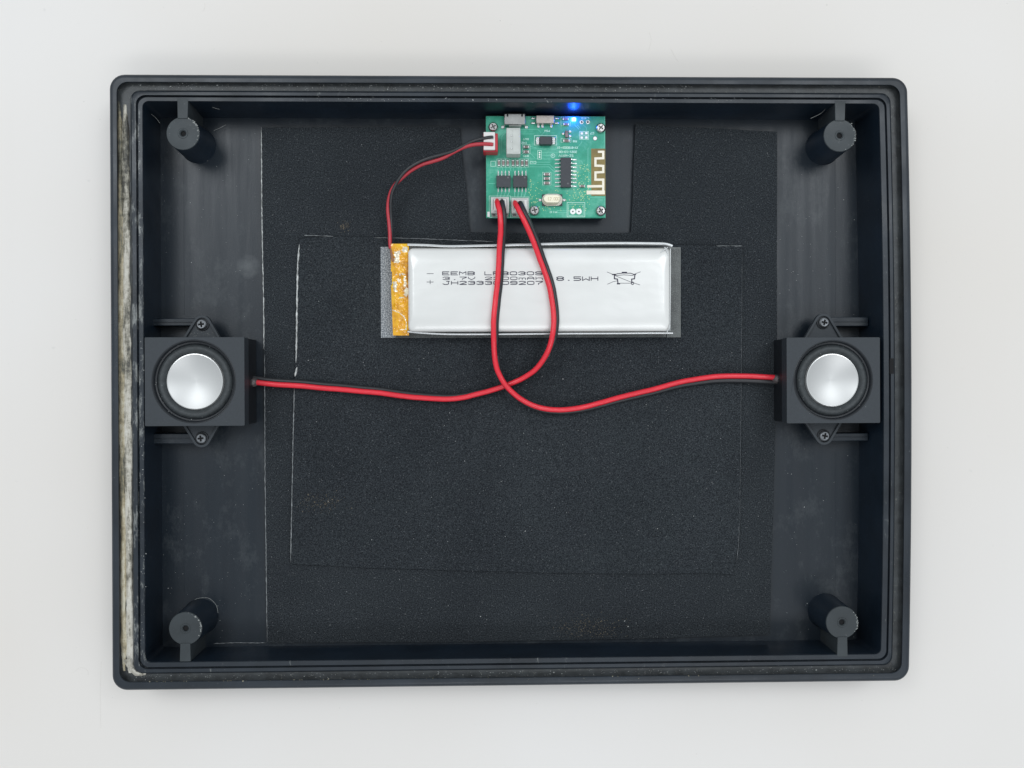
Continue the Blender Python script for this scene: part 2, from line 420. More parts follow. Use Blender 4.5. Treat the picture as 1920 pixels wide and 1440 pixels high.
def shrink(lp, d, z):
    out = []
    n = len(lp)
    for i, p in enumerate(lp):
        tg = (lp[(i + 1) % n] - lp[i - 1]).normalized(); q = Vector((-tg.y, tg.x, 0))
        v = p + q * d; v.z = z; out.append(v)
    return out
A = loop(209.5, 1708, 143.5, 1284.5, 16.0, 4.8)
rim = [shrink(A, 2.6, 0.05), shrink(A, 1.0, 1.2), shrink(A, 0.3, 8), A, shrink(A, 0.18, 16.8), shrink(A, 0.55, 17.4), shrink(A, 1.1, 17.75), shrink(A, 1.7, 17.8),
       loop(221, 1696, 156, 1271.5, 17.75, 3.4), loop(222, 1695, 157, 1270, 17.5, 3.3), loop(223, 1694.5, 158, 1269, 15.6, 3.2)]
MB().loft(rim).build('outer_rim', M['rim_clean'], tray, smooth=True)
MB().loft([loop(223, 1694.5, 158, 1269, 15.6, 3.2), loop(247, 1678, 172, 1255.5, 15.5, 3.0)]).build('glue_groove', M['groove'], tray, smooth=True)
MB().loft([loop(247, 1678, 172, 1255.5, 15.5, 3.0), loop(248, 1677, 173.5, 1254, 16.9, 3.0), loop(249.5, 1676, 175, 1253, 17.2, 3.0), loop(257, 1670.5, 180.5, 1247, 17.2, 2.9),
           loop(258, 1669.5, 181.5, 1246, 16.9, 2.9), loop(258.5, 1669, 182, 1245.5, 15.9, 2.9)]).build('outer_ridge', M['rim'], tray, smooth=True)
MB().loft([loop(258.5, 1669, 182, 1245.5, 15.9, 2.9), loop(260, 1668, 183.5, 1244.4, 15.9, 2.9), loop(260.3, 1667.6, 184, 1244, 16.7, 2.8), loop(261.5, 1666.5, 185, 1243, 17.0, 2.7), loop(269, 1657.5, 191.5, 1235, 17.0, 2.0),
           loop(270.5, 1656, 192.5, 1233.5, 16.7, 1.8)]).build('inner_ridge', M['rim'], tray, smooth=True)
MB().loft([loop(270.5, 1656, 192.5, 1233.5, 16.7, 1.8), loop(301, 1613, 221, 1208.5, FL + 0.8, 1.4), loop(303, 1611, 223, 1206.5, FL, 1.2)]).build('inner_wall', M['wall'], tray, smooth=True)
fl = loop(303, 1611, 223, 1206.5, FL, 1.2)
MB().loft([[Vector((p.x, p.y, 0.4)) for p in shrink(A, 2.8, 0.4)], [Vector((p.x, p.y, 0.4)) for p in shrink(A, 2.9, 0.4)]], True, False).build('base_plate', M['wall'], tray)
m_ = MB(); m_.add([tuple(p) for p in fl], [tuple(range(len(fl)))]); m_.build('tray_floor', M['floor'], tray)
# small square notch in the right ridge
a_ = at(1668.5, 672, 17.25); b_ = at(1676, 701, 17.25)
MB().box(a_.x, a_.y, 16.5, b_.x, b_.y, 17.23).build('rim_notch', M['hole'], tray)

# glue beads in the left groove
def bead(x0, x1, y0, y1, name, m, seed, zb=15.6, h=1.1, thin=0.0):
    rnd = random.Random(seed); n = 150; rows = []
    cols = 6; wob = [0.0, 0.0]; hh = 0.6
    for i in range(n + 1):
        y = y0 + (y1 - y0) * i / n
        wob = [max(-1.6, min(1.6, w_ * 0.82 + rnd.uniform(-0.9, 0.9))) for w_ in wob]
        hh = max(0.15, min(1.0, hh + rnd.uniform(-0.16, 0.16)))
        sl = (y - 720) * 0.0094                       # the wall runs slightly aslant in the picture
        a = x0 + wob[0] + sl; b = x1 + wob[1] + sl; row = []
        k = min(1, i / 6, (n - i) / 6)
        for j in range(cols + 1):
            t = j / cols
            z = zb + (0.05 + h * hh * math.sin(math.pi * t) ** 0.6 * (0.75 + 0.35 * rnd.random())) * k
            row.append(at((a + (b - a) * t - (a + b) / 2) * (0.35 + 0.65 * k) + (a + b) / 2, y, z))
        rows.append(row)
    return MB().loft(rows, close=False).build(name, m, tray, smooth=True)
bead(223, 233, 190, 1258, 'yellow_glue_bead', M['glue_yellow'], 3, h=0.9)
bead(232, 246, 196, 1262, 'white_glue_bead', M['glue_white'], 5, h=1.3)
# the lump of glue in the lower left corner, and the thin dirty line along the bottom groove
rows = []
rnd = random.Random(11)
for i in range(15):
    f = i / 14; cx = 240 + 4 * f + 30 * f * f; cy = 1236 + 27 * min(1, f * 1.5); wd = 9 * (1 - 0.6 * f)
    dx, dy = (0.95, 0.1) if f < 0.4 else (0.3, 0.95)
    rows.append([at(cx + dx * wd * (k / 4 - 0.5) * 2 + rnd.uniform(-.6, .6), cy + dy * wd * (k / 4 - 0.5) * -2 + rnd.uniform(-.6, .6), 15.7 + 1.3 * math.sin(math.pi * k / 4) * (1 - 0.5 * f)) for k in range(5)])
MB().loft(rows, close=False).build('white_glue_lump', M['glue_white'], tray, smooth=True)
def crumbs(name, m, n, sampler, r0, r1, seed, parent, kind='stuff', label=None):
    rnd = random.Random(seed); mb = MB()
    for _ in range(n):
        px, py, z = sampler(rnd); p = at(px, py, z); r = rnd.uniform(r0, r1) * (1.8 if rnd.random() < 0.08 else 1)
        k = rnd.randint(4, 6); a0 = rnd.random() * 6; e = rnd.uniform(0.5, 1.0); ca, sa = math.cos(a0), math.sin(a0)
        ring_ = []
        for q in range(k):
            a = 2 * math.pi * q / k; x = math.cos(a) * r * rnd.uniform(.7, 1.2); y = math.sin(a) * r * e
            ring_.append(Vector((p.x + x * ca - y * sa, p.y + x * sa + y * ca, z)))
        tip = Vector((p.x, p.y, z + r * 0.8)); b = len(mb.v); mb.v += ring_ + [tip]
        for q in range(k): mb.f.append((b + q, b + (q + 1) % k, b + k))
        mb.f.append(tuple(b + q for q in reversed(range(k))))
    return mb.build(name, m, parent, kind=kind, label=label)
def bottom_line(r):
    x = r.uniform(250, 1690); return (x, 1272 - (x - 960) * 0.0104 + r.gauss(0, 1.0) + 0.3, 17.55)
crumbs('glue_crumbs', M['glue_yellow'], 330, bottom_line, 0.06, 0.22, 21, tray)
def groove_crumb(r):
    s = r.random()
    if s < 0.35: x = r.uniform(250, 1690); return (x, 1262 - (x - 960) * 0.0104 + r.gauss(0, 3), 15.6)
    if s < 0.75: x = r.uniform(235, 1300); return (x, 164 + (x - 960) * 0.004 + r.gauss(0, 3.2), 15.6)
    if s < 0.9: y = r.uniform(220, 1240); return (264 + (y - 720) * 0.009 + r.gauss(0, 3), y, 17.05)
    x = r.uniform(560, 1400); return (x, 187 + r.gauss(0, 2), 17.05)
crumbs('rim_debris', M['speck'], 800, groove_crumb, 0.05, 0.17, 22, tray)

# bosses with their webs
def boss(tx, ty, webtop, side, seed):
    zt = 16.8; c = at(tx, ty, zt)
    b = MB()
    prof = [(5.9, FL), (5.75, FL + 0.6), (5.2, zt - 0.25), (5.05, zt), (1.05, zt), (0.85, zt - 0.2), (0.8, zt - 5)]
    b.lathe(c.x, c.y, prof[:3], 48)
    o = b.build('screw_boss', M['wall'], tray, smooth=True)
    MB().lathe(c.x, c.y, prof[2:], 48, False, True).build('boss_top', M['boss'], o, smooth=True)
    e = at(tx + side * 0, webtop, zt)
    w_ = 1.55; dx = (e.x - c.x)
    y0 = c.y + (4.6 if e.y > c.y else -4.6)
    MB().prism([(c.x - w_, y0), (c.x + w_, y0), (e.x + w_ * 1.1, e.y), (e.x - w_ * 1.1, e.y)] if e.y < c.y else [(c.x + w_, y0), (c.x - w_, y0), (e.x - w_ * 1.1, e.y), (e.x + w_ * 1.1, e.y)], FL, zt + 0.27).build('boss_web', M['boss'], o, bevel=0.12)
    MB().lathe(c.x, c.y, [(0.8, zt - 0.6), (0.02, zt - 0.6)], 20).build('screw_hole', M['hole'], o)
    MB().lathe(c.x, c.y, [(1.65, zt + 0.02), (1.5, zt + 0.16), (1.2, zt + 0.16), (1.05, zt + 0.02)], 28).build('hole_lip', M['boss'], o, smooth=True)
    rnd = random.Random(seed)
    def smp(r):
        a = r.gauss(0.35 if seed % 2 else 0.1, 0.42); q = r.gauss(29.2, 0.9)
        return (tx + q * math.cos(a), ty - q * math.sin(a), zt + 0.01)
    crumbs('plastic_burr', M['burr'], 34, smp, 0.06, 0.26, seed, o, kind='stuff')
boss(343, 250, 185, 1, 1); boss(1574.7, 254, 190, -1, 2); boss(347.7, 1178.5, 1240, 1, 3); boss(1579, 1167, 1231, -1, 4)

# rails that carry the speaker lugs
for (x0, y0, x1, y1) in ((287, 597, 372, 611), (287, 813, 372, 832), (1550, 594, 1629, 612), (1550, 812, 1629, 827)):
    b = MB(); b.boxpx(x0, y0, x1, y1, FL, 8.9); rl = b.build('mounting_rail', M['floor'], tray, bevel=0.25)
    b = MB(); b.boxpx(x0 + 1, (y0 + y1) / 2 - 0.8, x1 - 1, (y0 + y1) / 2 + 0.8, 8.9, 9.15); b.build('rail_rib', M['floor'], rl, bevel=0.06)
for x_ in (344, 1566):
    for ya, yb_ in ((300, 590), (850, 1110)):
        a_ = at(x_, ya, FL); b_ = at(x_ + 2 * (1 if x_ < 900 else -1), yb_, FL)
        MB().box(a_.x - .12, b_.y, FL, a_.x + .12, a_.y, FL + 0.06).build('mould_line', M['floor'], tray, bevel=0.03)
# posts under the board
PZ = 8.1                                     # top of the circuit board
def CR(X, Y): return 880 + X / 5.76, 180 + Y / 5.76
for X, Y in ((258, 330), (1415, 340), (705, 1225), (1415, 1230)):
    p = at(*CR(X, Y), PZ); MB().lathe(p.x, p.y, [(2.4, FL), (2.1, PZ - 1.65)], 24, False, True).build('board_post', M['wall'], tray, smooth=True)
# fine scuffs on the walls and floor
def scratch(mb, pts, z, r=0.05):
    P = [at(x, y, z) for x, y in pts]; mb.tube(spline(P, 5), r, 5)
mb = MB()
for pts, z in (([(396, 200), (404, 203), (412, 205)], 12), ([(401, 245), (412, 240), (424, 234)], FL + .1), ([(1520, 222), (1540, 212), (1552, 198)], 12),
               ([(357, 1172 - 40), (366, 1124), (378, 1121), (392, 1122), (405, 1134), (409, 1150)], FL + .12), ([(1318, 1215), (1335, 1220), (1350, 1224)], 9),
               ([(282, 212), (293, 222), (300, 231)], 10), ([(352, 295), (365, 303), (377, 305), (390, 301)], FL + .12)):
    scratch(mb, pts, z, 0.055)
mb.build('scratches', M['burr'], tray, smooth=True, kind='stuff')
def floor_dust(r):
    s = r.random()
    if s < 0.40: return (r.uniform(290, 486), r.uniform(860, 1200), FL + 0.01)
    if s < 0.6: return (r.uniform(290, 486), r.uniform(250, 600), FL + 0.01)
    if s < 0.8: return (r.uniform(1460, 1608), r.uniform(840, 1195), FL + 0.01)
    return (r.uniform(1460, 1608), r.uniform(320, 590), FL + 0.01)
crumbs('floor_dust', M['speck'], 260, floor_dust, 0.04, 0.12, 31, tray)

# ------------------------------------------------------------------ foam sheets
def jag(pts, amp, seed, step=6):
    rnd = random.Random(seed); out = []
    n = len(pts)
    for i in range(n):
        a = Vector(pts[i]); b = Vector(pts[(i + 1) % n]); k = max(1, int((b - a).length / step))
        for j in range(k):
            p = a + (b - a) * j / k
            if j: p += Vector((rnd.uniform(-amp, amp), rnd.uniform(-amp, amp)))
            out.append((p.x, p.y))
    return out
def sheet(pxs, z0, z1, name, m, seed, amp=0.08):
    pts = [at(x, y, z1).xy for x, y in pxs]; pts = jag(pts, amp, seed)
    o3 = [Vector((*p, z1)) for p in pts]; mb = MB()
    b = len(mb.v); mb.v += o3
    for t_ in tessellate_polygon([o3]): mb.f.append(tuple(b + i for i in t_))
    mb.loft([[(*p, z0) for p in pts], [(*p, z1) for p in pts]])
    return mb.build(name, m, None)
F1, F2 = FL + 1.5, FL + 2.4
foam = sheet([(490, 239), (862, 238), (866, 300), (872, 340), (880, 435), (1010, 437), (1183, 436), (1186, 380), (1191, 232), (1240, 236), (1330, 240), (1457, 247), (1457, 700), (1443, 1190), (1200, 1197), (900, 1203), (501, 1205), (496, 700)], FL + 0.02, F1, 'foam_sheet', M['foam'], 1)
tag(foam, 'large thin black foam sheet lining the tray floor, notched around the circuit board', 'foam sheet')
foam2 = sheet([(562, 447), (640, 444), (720, 445), (800, 448), (870, 451), (1000, 456), (1180, 459), (1392, 461), (1390, 760), (1387, 1000), (1373, 1077), (1320, 1074), (1230, 1076), (1100, 1075), (900, 1071), (680, 1064), (545, 1057), (552, 760), (559, 470)], F1 + 0.01, F2, 'inner_foam_sheet', M['foam_top'], 2, 0.06)
tag(foam2, 'smaller rectangular black foam layer with pale cut left edge, under the silver battery', 'foam sheet')
def edge_strip(segs, z, wd, name, parent, seed, m='foam_cut'):
    rnd = random.Random(seed); mb = MB()
    for pts in segs:
        P = []
        for a, b in zip(pts, pts[1:]):
            n = max(2, int(math.hypot(b[0] - a[0], b[1] - a[1]) / 4))
            for i in range(n): P.append((a[0] + (b[0] - a[0]) * i / n + rnd.uniform(-.35, .35), a[1] + (b[1] - a[1]) * i / n + rnd.uniform(-.35, .35)))
        P.append(pts[-1]); Q = [at(x, y, z) for x, y in P]
        ww = [wd * rnd.uniform(0.55, 1.25) for _ in Q]
        mb.tube(Q, lambda t_, ww=ww: ww[min(len(ww) - 1, int(t_ * len(ww)))] * min(1, 0.25 + 12 * t_, 0.25 + 12 * (1 - t_)), 6)
    o = mb.build(name, M[m], parent, smooth=True); return o
edge_strip([[(490, 239), (491, 400), (494, 560), (495, 655)]], F1, 0.16, 'cut_edge', foam, 4)
edge_strip([[(496, 664), (497, 900), (501, 1204)]], F1, 0.12, 'cut_edge', foam, 24, 'foam_cut_dim')
edge_strip([[(501, 1205), (480, 1205.5), (440, 1205), (400, 1207)]], FL + 0.2, 0.10, 'cut_edge', foam, 14, 'foam_cut_dim')
edge_strip([[(561, 458), (558, 500), (557, 560), (556, 640), (555, 680)], [(557, 688), (553, 706)]], F2 + .1, 0.27, 'cut_edge', foam2, 5)
edge_strip([[(552, 722), (550, 800), (548, 900), (546, 1000), (545, 1055)]], F2 + .1, 0.17, 'cut_edge', foam2, 6, 'foam_cut_dim')
edge_strip([[(1343, 461), (1392, 461)]], F2, 0.11, 'cut_edge', foam2, 9, 'foam_cut_dim')
edge_strip([[(570, 441.5), (590, 441.5), (625, 443.5)], [(700, 445.5), (735, 446), (790, 447.5), (860, 450.5), (925, 453)]], F2, 0.11, 'cut_edge', foam2, 7, 'foam_cut_dim')
edge_strip([[(1391.5, 466), (1391, 600), (1389, 800), (1387, 985)]], F2, 0.028, 'cut_edge', foam2, 18, 'foam_cut_dim')
edge_strip([[(1386, 985), (1385, 1020), (1382, 1050)]], F2, 0.05, 'cut_edge', foam2, 8, 'foam_cut_dim')
def foam_dust(r): return (r.uniform(505, 1440), r.uniform(255, 1190) if r.random() < .4 else r.uniform(640, 1190), F2 + 0.02)
def fd(r):
    while True:
        x, y, z = foam_dust(r)
        if 860 < x < 1195 and y < 440: continue
        if 705 < x < 1285 and 455 < y < 640: continue
        inner = 560 < x < 1380 and 465 < y < 1052
        return (x, y, (F2 if inner else F1) + 0.02)
crumbs('lint_flecks', M['speck'], 300, fd, 0.05, 0.15, 33, foam)
def rub(r):
    s = r.random()
    if s < 0.55: return (r.gauss(1105, 32), min(1194, r.gauss(1176, 12)), F1 + 0.02)
    if s < 0.85: return (r.gauss(605, 22), r.gauss(942, 10), F2 + 0.02)
    return (r.gauss(645, 5), r.gauss(423, 5), F1 + 0.02)
crumbs('rubbed_dirt', mat('brown_rubbed_dust', (0.15, 0.125, 0.09), 0.9), 620, rub, 0.05, 0.16, 34, foam)

# ------------------------------------------------------------------ screws
def cross(cx, cy, a, b, rot=0.0):
    pts = [(a, b), (b, b), (b, a), (-b, a), (-b, b), (-a, b), (-a, -b), (-b, -b), (-b, -a), (b, -a), (b, -b), (a, -b)]
    c, s = math.cos(rot), math.sin(rot)
    return [(cx + x * c - y * s, cy + x * s + y * c) for x, y in pts]
def screw(px, py, z, r, m, parent, rot, name='screw', h=0.9, rec='hole', cw=0.17):
    c = at(px, py, z)
    b = MB(); b.holed(circ(c.x, c.y, r * 0.72, 28), cross(c.x, c.y, r * 0.56, r * cw, rot), z, z - 0.03, 0.55 * h)
    b.lathe(c.x, c.y, [(r * 0.72, z), (r * 0.92, z - 0.22 * h), (r, z - 0.55 * h), (r, z - h)], 28)
    o = b.build(name, m, parent, smooth=True)
    MB().prism(cross(c.x, c.y, r * 0.55, r * cw * .97, rot), z - 0.40 * h, z - 0.30 * h).build('cross_recess', M[rec], o)
    return o

# ------------------------------------------------------------------ speakers
def speaker(x0, y0, x1, y1, rc, rr, dc, dr, lug, label, wire_side, rot, mir):
    zt = 17.3; zs = 12.6
    c = at((x0 + x1) / 2, (y0 + y1) / 2, zt); k = (CAM.z - zt) / FPX
    hx = (x1 - x0) * k / 2; hy = (y1 - y0) * k / 2
    sp = thing('square_speaker', label, 'speaker', (c.x, c.y, FL), 'square speakers facing each other across the tray')
    R = at(*rc, zt); r = rr * k
    b = MB(); b.holed(rrect(c.x - hx, c.y - hy, c.x + hx, c.y + hy, 0.35, 3), circ(R.x, R.y, r, 64), zt, zs, 3.6)
    b.build('front_frame', M['spk'], sp, bevel=0.10)
    MB().prism(rrect(c.x - hx + 0.18, c.y - hy + 0.18, c.x + hx - 0.18, c.y + hy - 0.18, 0.3, 3), FL + 0.02, zs - 0.22).build('rear_box', M['spk_side'], sp, bevel=0.15)
    MB().prism(rrect(c.x - hx + 0.4, c.y - hy + 0.4, c.x + hx - 0.4, c.y + hy - 0.4, 0.3, 3), zs - 0.22, zs + 0.0).build('joint_gasket', M['hole'], sp)
    MB().lathe(R.x, R.y, [(r - 0.02, zt + 0.03), (r - 0.2, zt + 0.11), (r - 0.4, zt - 0.05), (r - 0.7, zt - 1.3), (r - 1.1, zt - 1.45), (r - 1.3, zt - 1.3), (r - 1.5, zt - 1.6)], 72).build('outer_ring', M['rubber_ring'], sp, smooth=True)
    D = at(*dc, zt - 1.2); dd = dr * (CAM.z - zt + 1.2) / FPX
    prof = []
    for i in range(13):
        f = i / 12; rad = (r - 1.45) + (dd + 0.25 - (r - 1.45)) * f
        prof.append((rad, zt - 1.45 + 1.15 * math.sin(math.pi * f) ** 0.8 - 0.35 * f))
    MB().lathe((R.x + D.x) / 2, (R.y + D.y) / 2, prof, 72).build('rubber_surround', M['rubber'], sp, smooth=True)
    dm = []
    for i in range(15):
        f = i / 14; dm.append((max(0.001, (dd - 0.25) * (1 - f)), zt - 1.2 - 1.5 * (1 - (1 - f) ** 2)))
    MB().lathe(D.x, D.y, dm, 64).build('silver_dome', M['dome'], sp, smooth=True)
    MB().lathe(D.x, D.y, [(dd + 0.28, zt - 1.9), (dd + 0.05, zt - 1.45), (dd - 0.08, zt - 1.15), (dd - 0.25, zt - 1.12), (dd - 0.30, zt - 1.3)], 64).build('dome_rim', M['dome_edge'], sp, smooth=True)
    # two lugs
    zl = 10.4
    for (ax, ay, bx0, bx1, by) in lug:
        p = at(ax, ay, zl); q0 = at(bx0, by, zl); q1 = at(bx1, by, zl); up = 1 if p.y > q0.y else -1
        yb = c.y + up * (hy - 0.3)
        def outline(rad, ins):
            a0 = math.atan2(up * 1.0, 0); pts = []
            sl = math.radians(28)
            for i in range(13):
                a = -math.pi / 2 + sl + (math.pi - 2 * sl) * i / 12
                pts.append((p.x + rad * math.sin(a), p.y + up * rad * math.cos(a)))
            pts.append((q1.x - ins, yb)); pts.append((q0.x + ins, yb))
            return pts
        O = outline(2.9, 0); I = outline(2.1, 0.9)
        lg = MB().prism(O, zl - 1.6, zl - 0.7).build('mounting_lug', M['spk'], sp)
        MB().ring(O, I, zl - 0.7, zl).build('lug_lip', M['spk'], lg, bevel=0.08)
        screw(ax - 1.5 * mir, ay, zl + 0.1, 1.75, M['screw_dark'], lg, rot)
        MB().lathe(p.x, p.y, [(2.15, zl - 0.68), (2.1, zl - 0.35), (1.9, zl - 0.3), (1.85, zl - 0.68)], 32).build('screw_seat', M['spk_side'], lg, smooth=True)
    def dust(r_):
        a = r_.random() * 6.28; q = r_.choice([r_.gauss(rr - 3, 3), r_.uniform(dr + 3, rr), r_.uniform(dr + 4, rr - 3)])
        return (rc[0] + q * math.cos(a), rc[1] + q * math.sin(a), zt - 0.02 if q > rr else zt - 0.75)
    crumbs('surround_dust', M['speck'], 46, dust, 0.04, 0.11, int(x0), sp)
    if mir > 0: crumbs('lug_scuffs', M['burr'], 60, lambda r_: (r_.uniform(lug[0][2] + 14, lug[0][3] - 14), r_.gauss(lug[0][4] - 8, 4), 9.72), 0.03, 0.13, int(x1), sp)
    e = at(*wire_side, 7.2)
    sgn = 1 if mir > 0 else -1
    MB().lathe(0, 0, [(1.3, 0), (1.15, 0)], 4) if False else None
    b = MB(); b.box(e.x - 0.9, e.y - 1.9, 6.0, e.x + 0.6, e.y + 1.5, 8.3); b.build('wire_entry_glue', M['spk_side'], sp, bevel=0.4)
    MB().lathe(e.x + 1.0 * sgn, e.y - 0.3, [(1.5, 6.4), (1.45, 7.6), (0.9, 8.35), (0.02, 8.6)], 14).build('clear_glue_drop', M['glue_clear'], sp, smooth=True)
    return sp
speaker(273, 633, 457, 798, (363.3, 715.2), 78, (365.4, 715.4), 52, [(378.5, 608, 341, 414, 633), (377.5, 822, 341, 412, 798)],
        'black square speaker with silver dome fixed by the glue-stained left wall of the tray', (469, 715), 0.12, 1)
speaker(1473.7, 632, 1651.7, 794, (1562.3, 712.7), 76, (1560.8, 712.7), 50, [(1544.5, 604.5, 1507, 1582, 632), (1545.5, 817.5, 1508, 1581, 794)],
        'black square speaker with silver dome fixed by the clean right wall of the tray', (1462, 709), -0.2, -1)

# ------------------------------------------------------------------ stroke lettering
G = {
 'A': [[(0, 0), (0, 4), (1.2, 6), (2.8, 6), (4, 4), (4, 0)], [(0, 2.6), (4, 2.6)]], 'B': [[(0, 0), (0, 6), (3, 6), (4, 5), (4, 4), (3, 3.1), (0, 3.1)], [(3, 3.1), (4, 2), (4, 1), (3, 0), (0, 0)]],
 'C': [[(4, 1), (3, 0), (1, 0), (0, 1), (0, 5), (1, 6), (3, 6), (4, 5)]], 'D': [[(0, 0), (0, 6), (3, 6), (4, 5), (4, 1), (3, 0), (0, 0)]],
 'E': [[(4, 0), (0, 0), (0, 6), (4, 6)], [(0, 3.1), (3.4, 3.1)]], 'H': [[(0, 0), (0, 6)], [(4, 0), (4, 6)], [(0, 3), (4, 3)]], 'I': [[(2, 0), (2, 6)]],
 'J': [[(0, 1.3), (1, 0), (2.6, 0), (3.4, 1), (3.4, 6)], [(2.2, 6), (4, 6)]], 'K': [[(0, 0), (0, 6)], [(4, 6), (0, 2.6)], [(1.4, 3.4), (4, 0)]], 'L': [[(0, 6), (0, 0), (4, 0)]],
 'M': [[(0, 0), (0, 6), (2, 3.2), (4, 6), (4, 0)]], 'N': [[(0, 0), (0, 6), (4, 0), (4, 6)]], 'P': [[(0, 0), (0, 6), (3, 6), (4, 5), (4, 4), (3, 3), (0, 3)]],
 'R': [[(0, 0), (0, 6), (3, 6), (4, 5), (4, 4), (3, 3), (0, 3)], [(2, 3), (4, 0)]], 'S': [[(0, 1), (1, 0), (3, 0), (4, 1), (4, 2), (0, 4), (0, 5), (1, 6), (3, 6), (4, 5)]],
 'T': [[(2, 0), (2, 6)], [(0, 6), (4, 6)]], 'U': [[(0, 6), (0, 1), (1, 0), (3, 0), (4, 1), (4, 6)]], 'V': [[(0, 6), (0, 3.6), (2, 0), (4, 3.6), (4, 6)]], 'W': [[(0, 6), (0, 0), (2, 2.8), (4, 0), (4, 6)]],
 'X': [[(0, 0), (4, 6)], [(0, 6), (4, 0)]], 'Y': [[(0, 6), (2, 3), (4, 6)], [(2, 3), (2, 0)]], 'Z': [[(0, 6), (4, 6), (0, 0), (4, 0)]],
 '0': [[(0, 1), (0, 5), (1, 6), (3, 6), (4, 5), (4, 1), (3, 0), (1, 0), (0, 1)]], '1': [[(1, 5), (2, 6), (2, 0)], [(1, 0), (3, 0)]],
 '2': [[(0, 5), (1, 6), (3, 6), (4, 5), (4, 4), (0, 0), (4, 0)]], '3': [[(0, 5), (1, 6), (3, 6), (4, 5), (4, 4), (3, 3.1), (1.4, 3.1)], [(3, 3.1), (4, 2), (4, 1), (3, 0), (1, 0), (0, 1)]],
 '4': [[(3, 0), (3, 6), (0, 2), (4, 2)]], '5': [[(4, 6), (0, 6), (0, 3.4), (3, 3.4), (4, 2.4), (4, 1), (3, 0), (0, 0)]],
 '6': [[(4, 5.4), (3, 6), (1, 6), (0, 5), (0, 1), (1, 0), (3, 0), (4, 1), (4, 2.2), (3, 3.2), (0, 3.2)]], '7': [[(0, 6), (4, 6), (4, 5), (1.6, 2), (1.6, 0)]],
 '8': [[(1, 3.1), (0, 4.2), (0, 5), (1, 6), (3, 6), (4, 5), (4, 4.2), (3, 3.1), (1, 3.1), (0, 2), (0, 1), (1, 0), (3, 0), (4, 1), (4, 2), (3, 3.1)]],
 '9': [[(0, 0.6), (1, 0), (3, 0), (4, 1), (4, 5), (3, 6), (1, 6), (0, 5), (0, 3.8), (1, 2.9), (4, 2.9)]],
 'm': [[(0, 0), (0, 4)], [(0, 3.6), (1, 4), (2, 3.4), (2, 0)], [(2, 3.4), (3, 4), (4, 3.4), (4, 0)]], 'h': [[(0, 0), (0, 6)], [(0, 3), (1.4, 4), (3, 4), (4, 3), (4, 0)]],
 'O': [[(0, 1), (0, 5), (1, 6), (3, 6), (4, 5), (4, 1), (3, 0), (1, 0), (0, 1)]],
 '.': [[(1.7, 0.2), (2.3, 0.2)]], '-': [[(0, 3), (4, 3)]], '+': [[(0, 3), (4, 3)], [(2, 0.4), (2, 5.6)]], ' ': [], '/': [[(0, 0), (4, 6)]],
}
def text(mb, s, x, y, cw, ch, pitch, z, wd, flip=False, th=0.03):
    """letters: x, y = picture pixel of the first letter's left and bottom; flip turns the line upside down"""
    for i, c_ in enumerate(s):
        for pl in G[c_]:
            P = []
            for gx, gy in pl:
                dx = i * pitch + gx / 4 * cw; dy = gy / 6 * ch
                P.append(at(x - dx, y + dy, z) if flip else at(x + dx, y - dy, z))
            mb.stroke([(p.x, p.y) for p in P], wd, z, z + th)
    return mb

# ------------------------------------------------------------------ battery and its adhesive
tape = thing('adhesive_film', 'thin adhesive film strip showing at both ends beneath the silver battery', 'adhesive film', at(994, 548, F2))
b = MB(); b.boxpx(714, 463, 742, 633, F2 + 0.02, F2 + 0.35); b.build('speckled_film_end', M['film_sheen'], tape, bevel=0.04, label='speckled end of the film with painted pale sheen')
b = MB(); b.boxpx(742, 463, 1250, 633, F2 + 0.02, F2 + 0.33); b.build('film_middle', M['film'], tape)
b = MB(); b.boxpx(1250, 463, 1276, 633, F2 + 0.02, F2 + 0.35); fe = b.build('clear_film_end', M['film'], tape, bevel=0.04, label='dark see-through end of the film')
mb = MB(); mb.tube([at(1275.5, y, F2 + 0.38) for y in range(464, 634, 12)], 0.09, 6); mb.tube([at(x, 465, F2 + 0.38) for x in (1258, 1266, 1275)], 0.07, 6)
mb.build('film_edge', M['film_edge'], fe, smooth=True)
BZ0, BZ = F2 + 0.36, 12.9
bat = thing('pouch_battery', 'long flat silver pouch battery with printed text and amber tape at one end', 'battery', at(1000, 548, BZ0))
def pr(x0, y0, x1, y1, z, r):
    a = at(x0, y1, z); c = at(x1, y0, z); return [Vector((p[0], p[1], z)) for p in rrect(a.x, a.y, c.x, c.y, r, 8)]
n_ = 10; loops = [pr(766, 467, 1256, 619, BZ0, 1.2)]
for (ins, z) in ((-1, BZ - 5.5), (-1.2, BZ - 3.2), (-0.4, BZ - 1.6), (1.2, BZ - 1.15), (5, BZ - 0.82), (11, BZ - 0.48), (18, BZ - 0.20), (24, BZ - 0.06), (30, BZ)):
    loops.append(pr(766 + ins * 0.35, 466.5 + ins * .95, 1256.5 - ins * 0.45, 621.5 - ins * .95, z, 1.6 + max(0, ins) * 0.05))
body = MB().loft(loops, True, True).build('pouch_body', M['pouch'], bat, smooth=True)
body.data.set_sharp_from_angle(angle=math.radians(80))
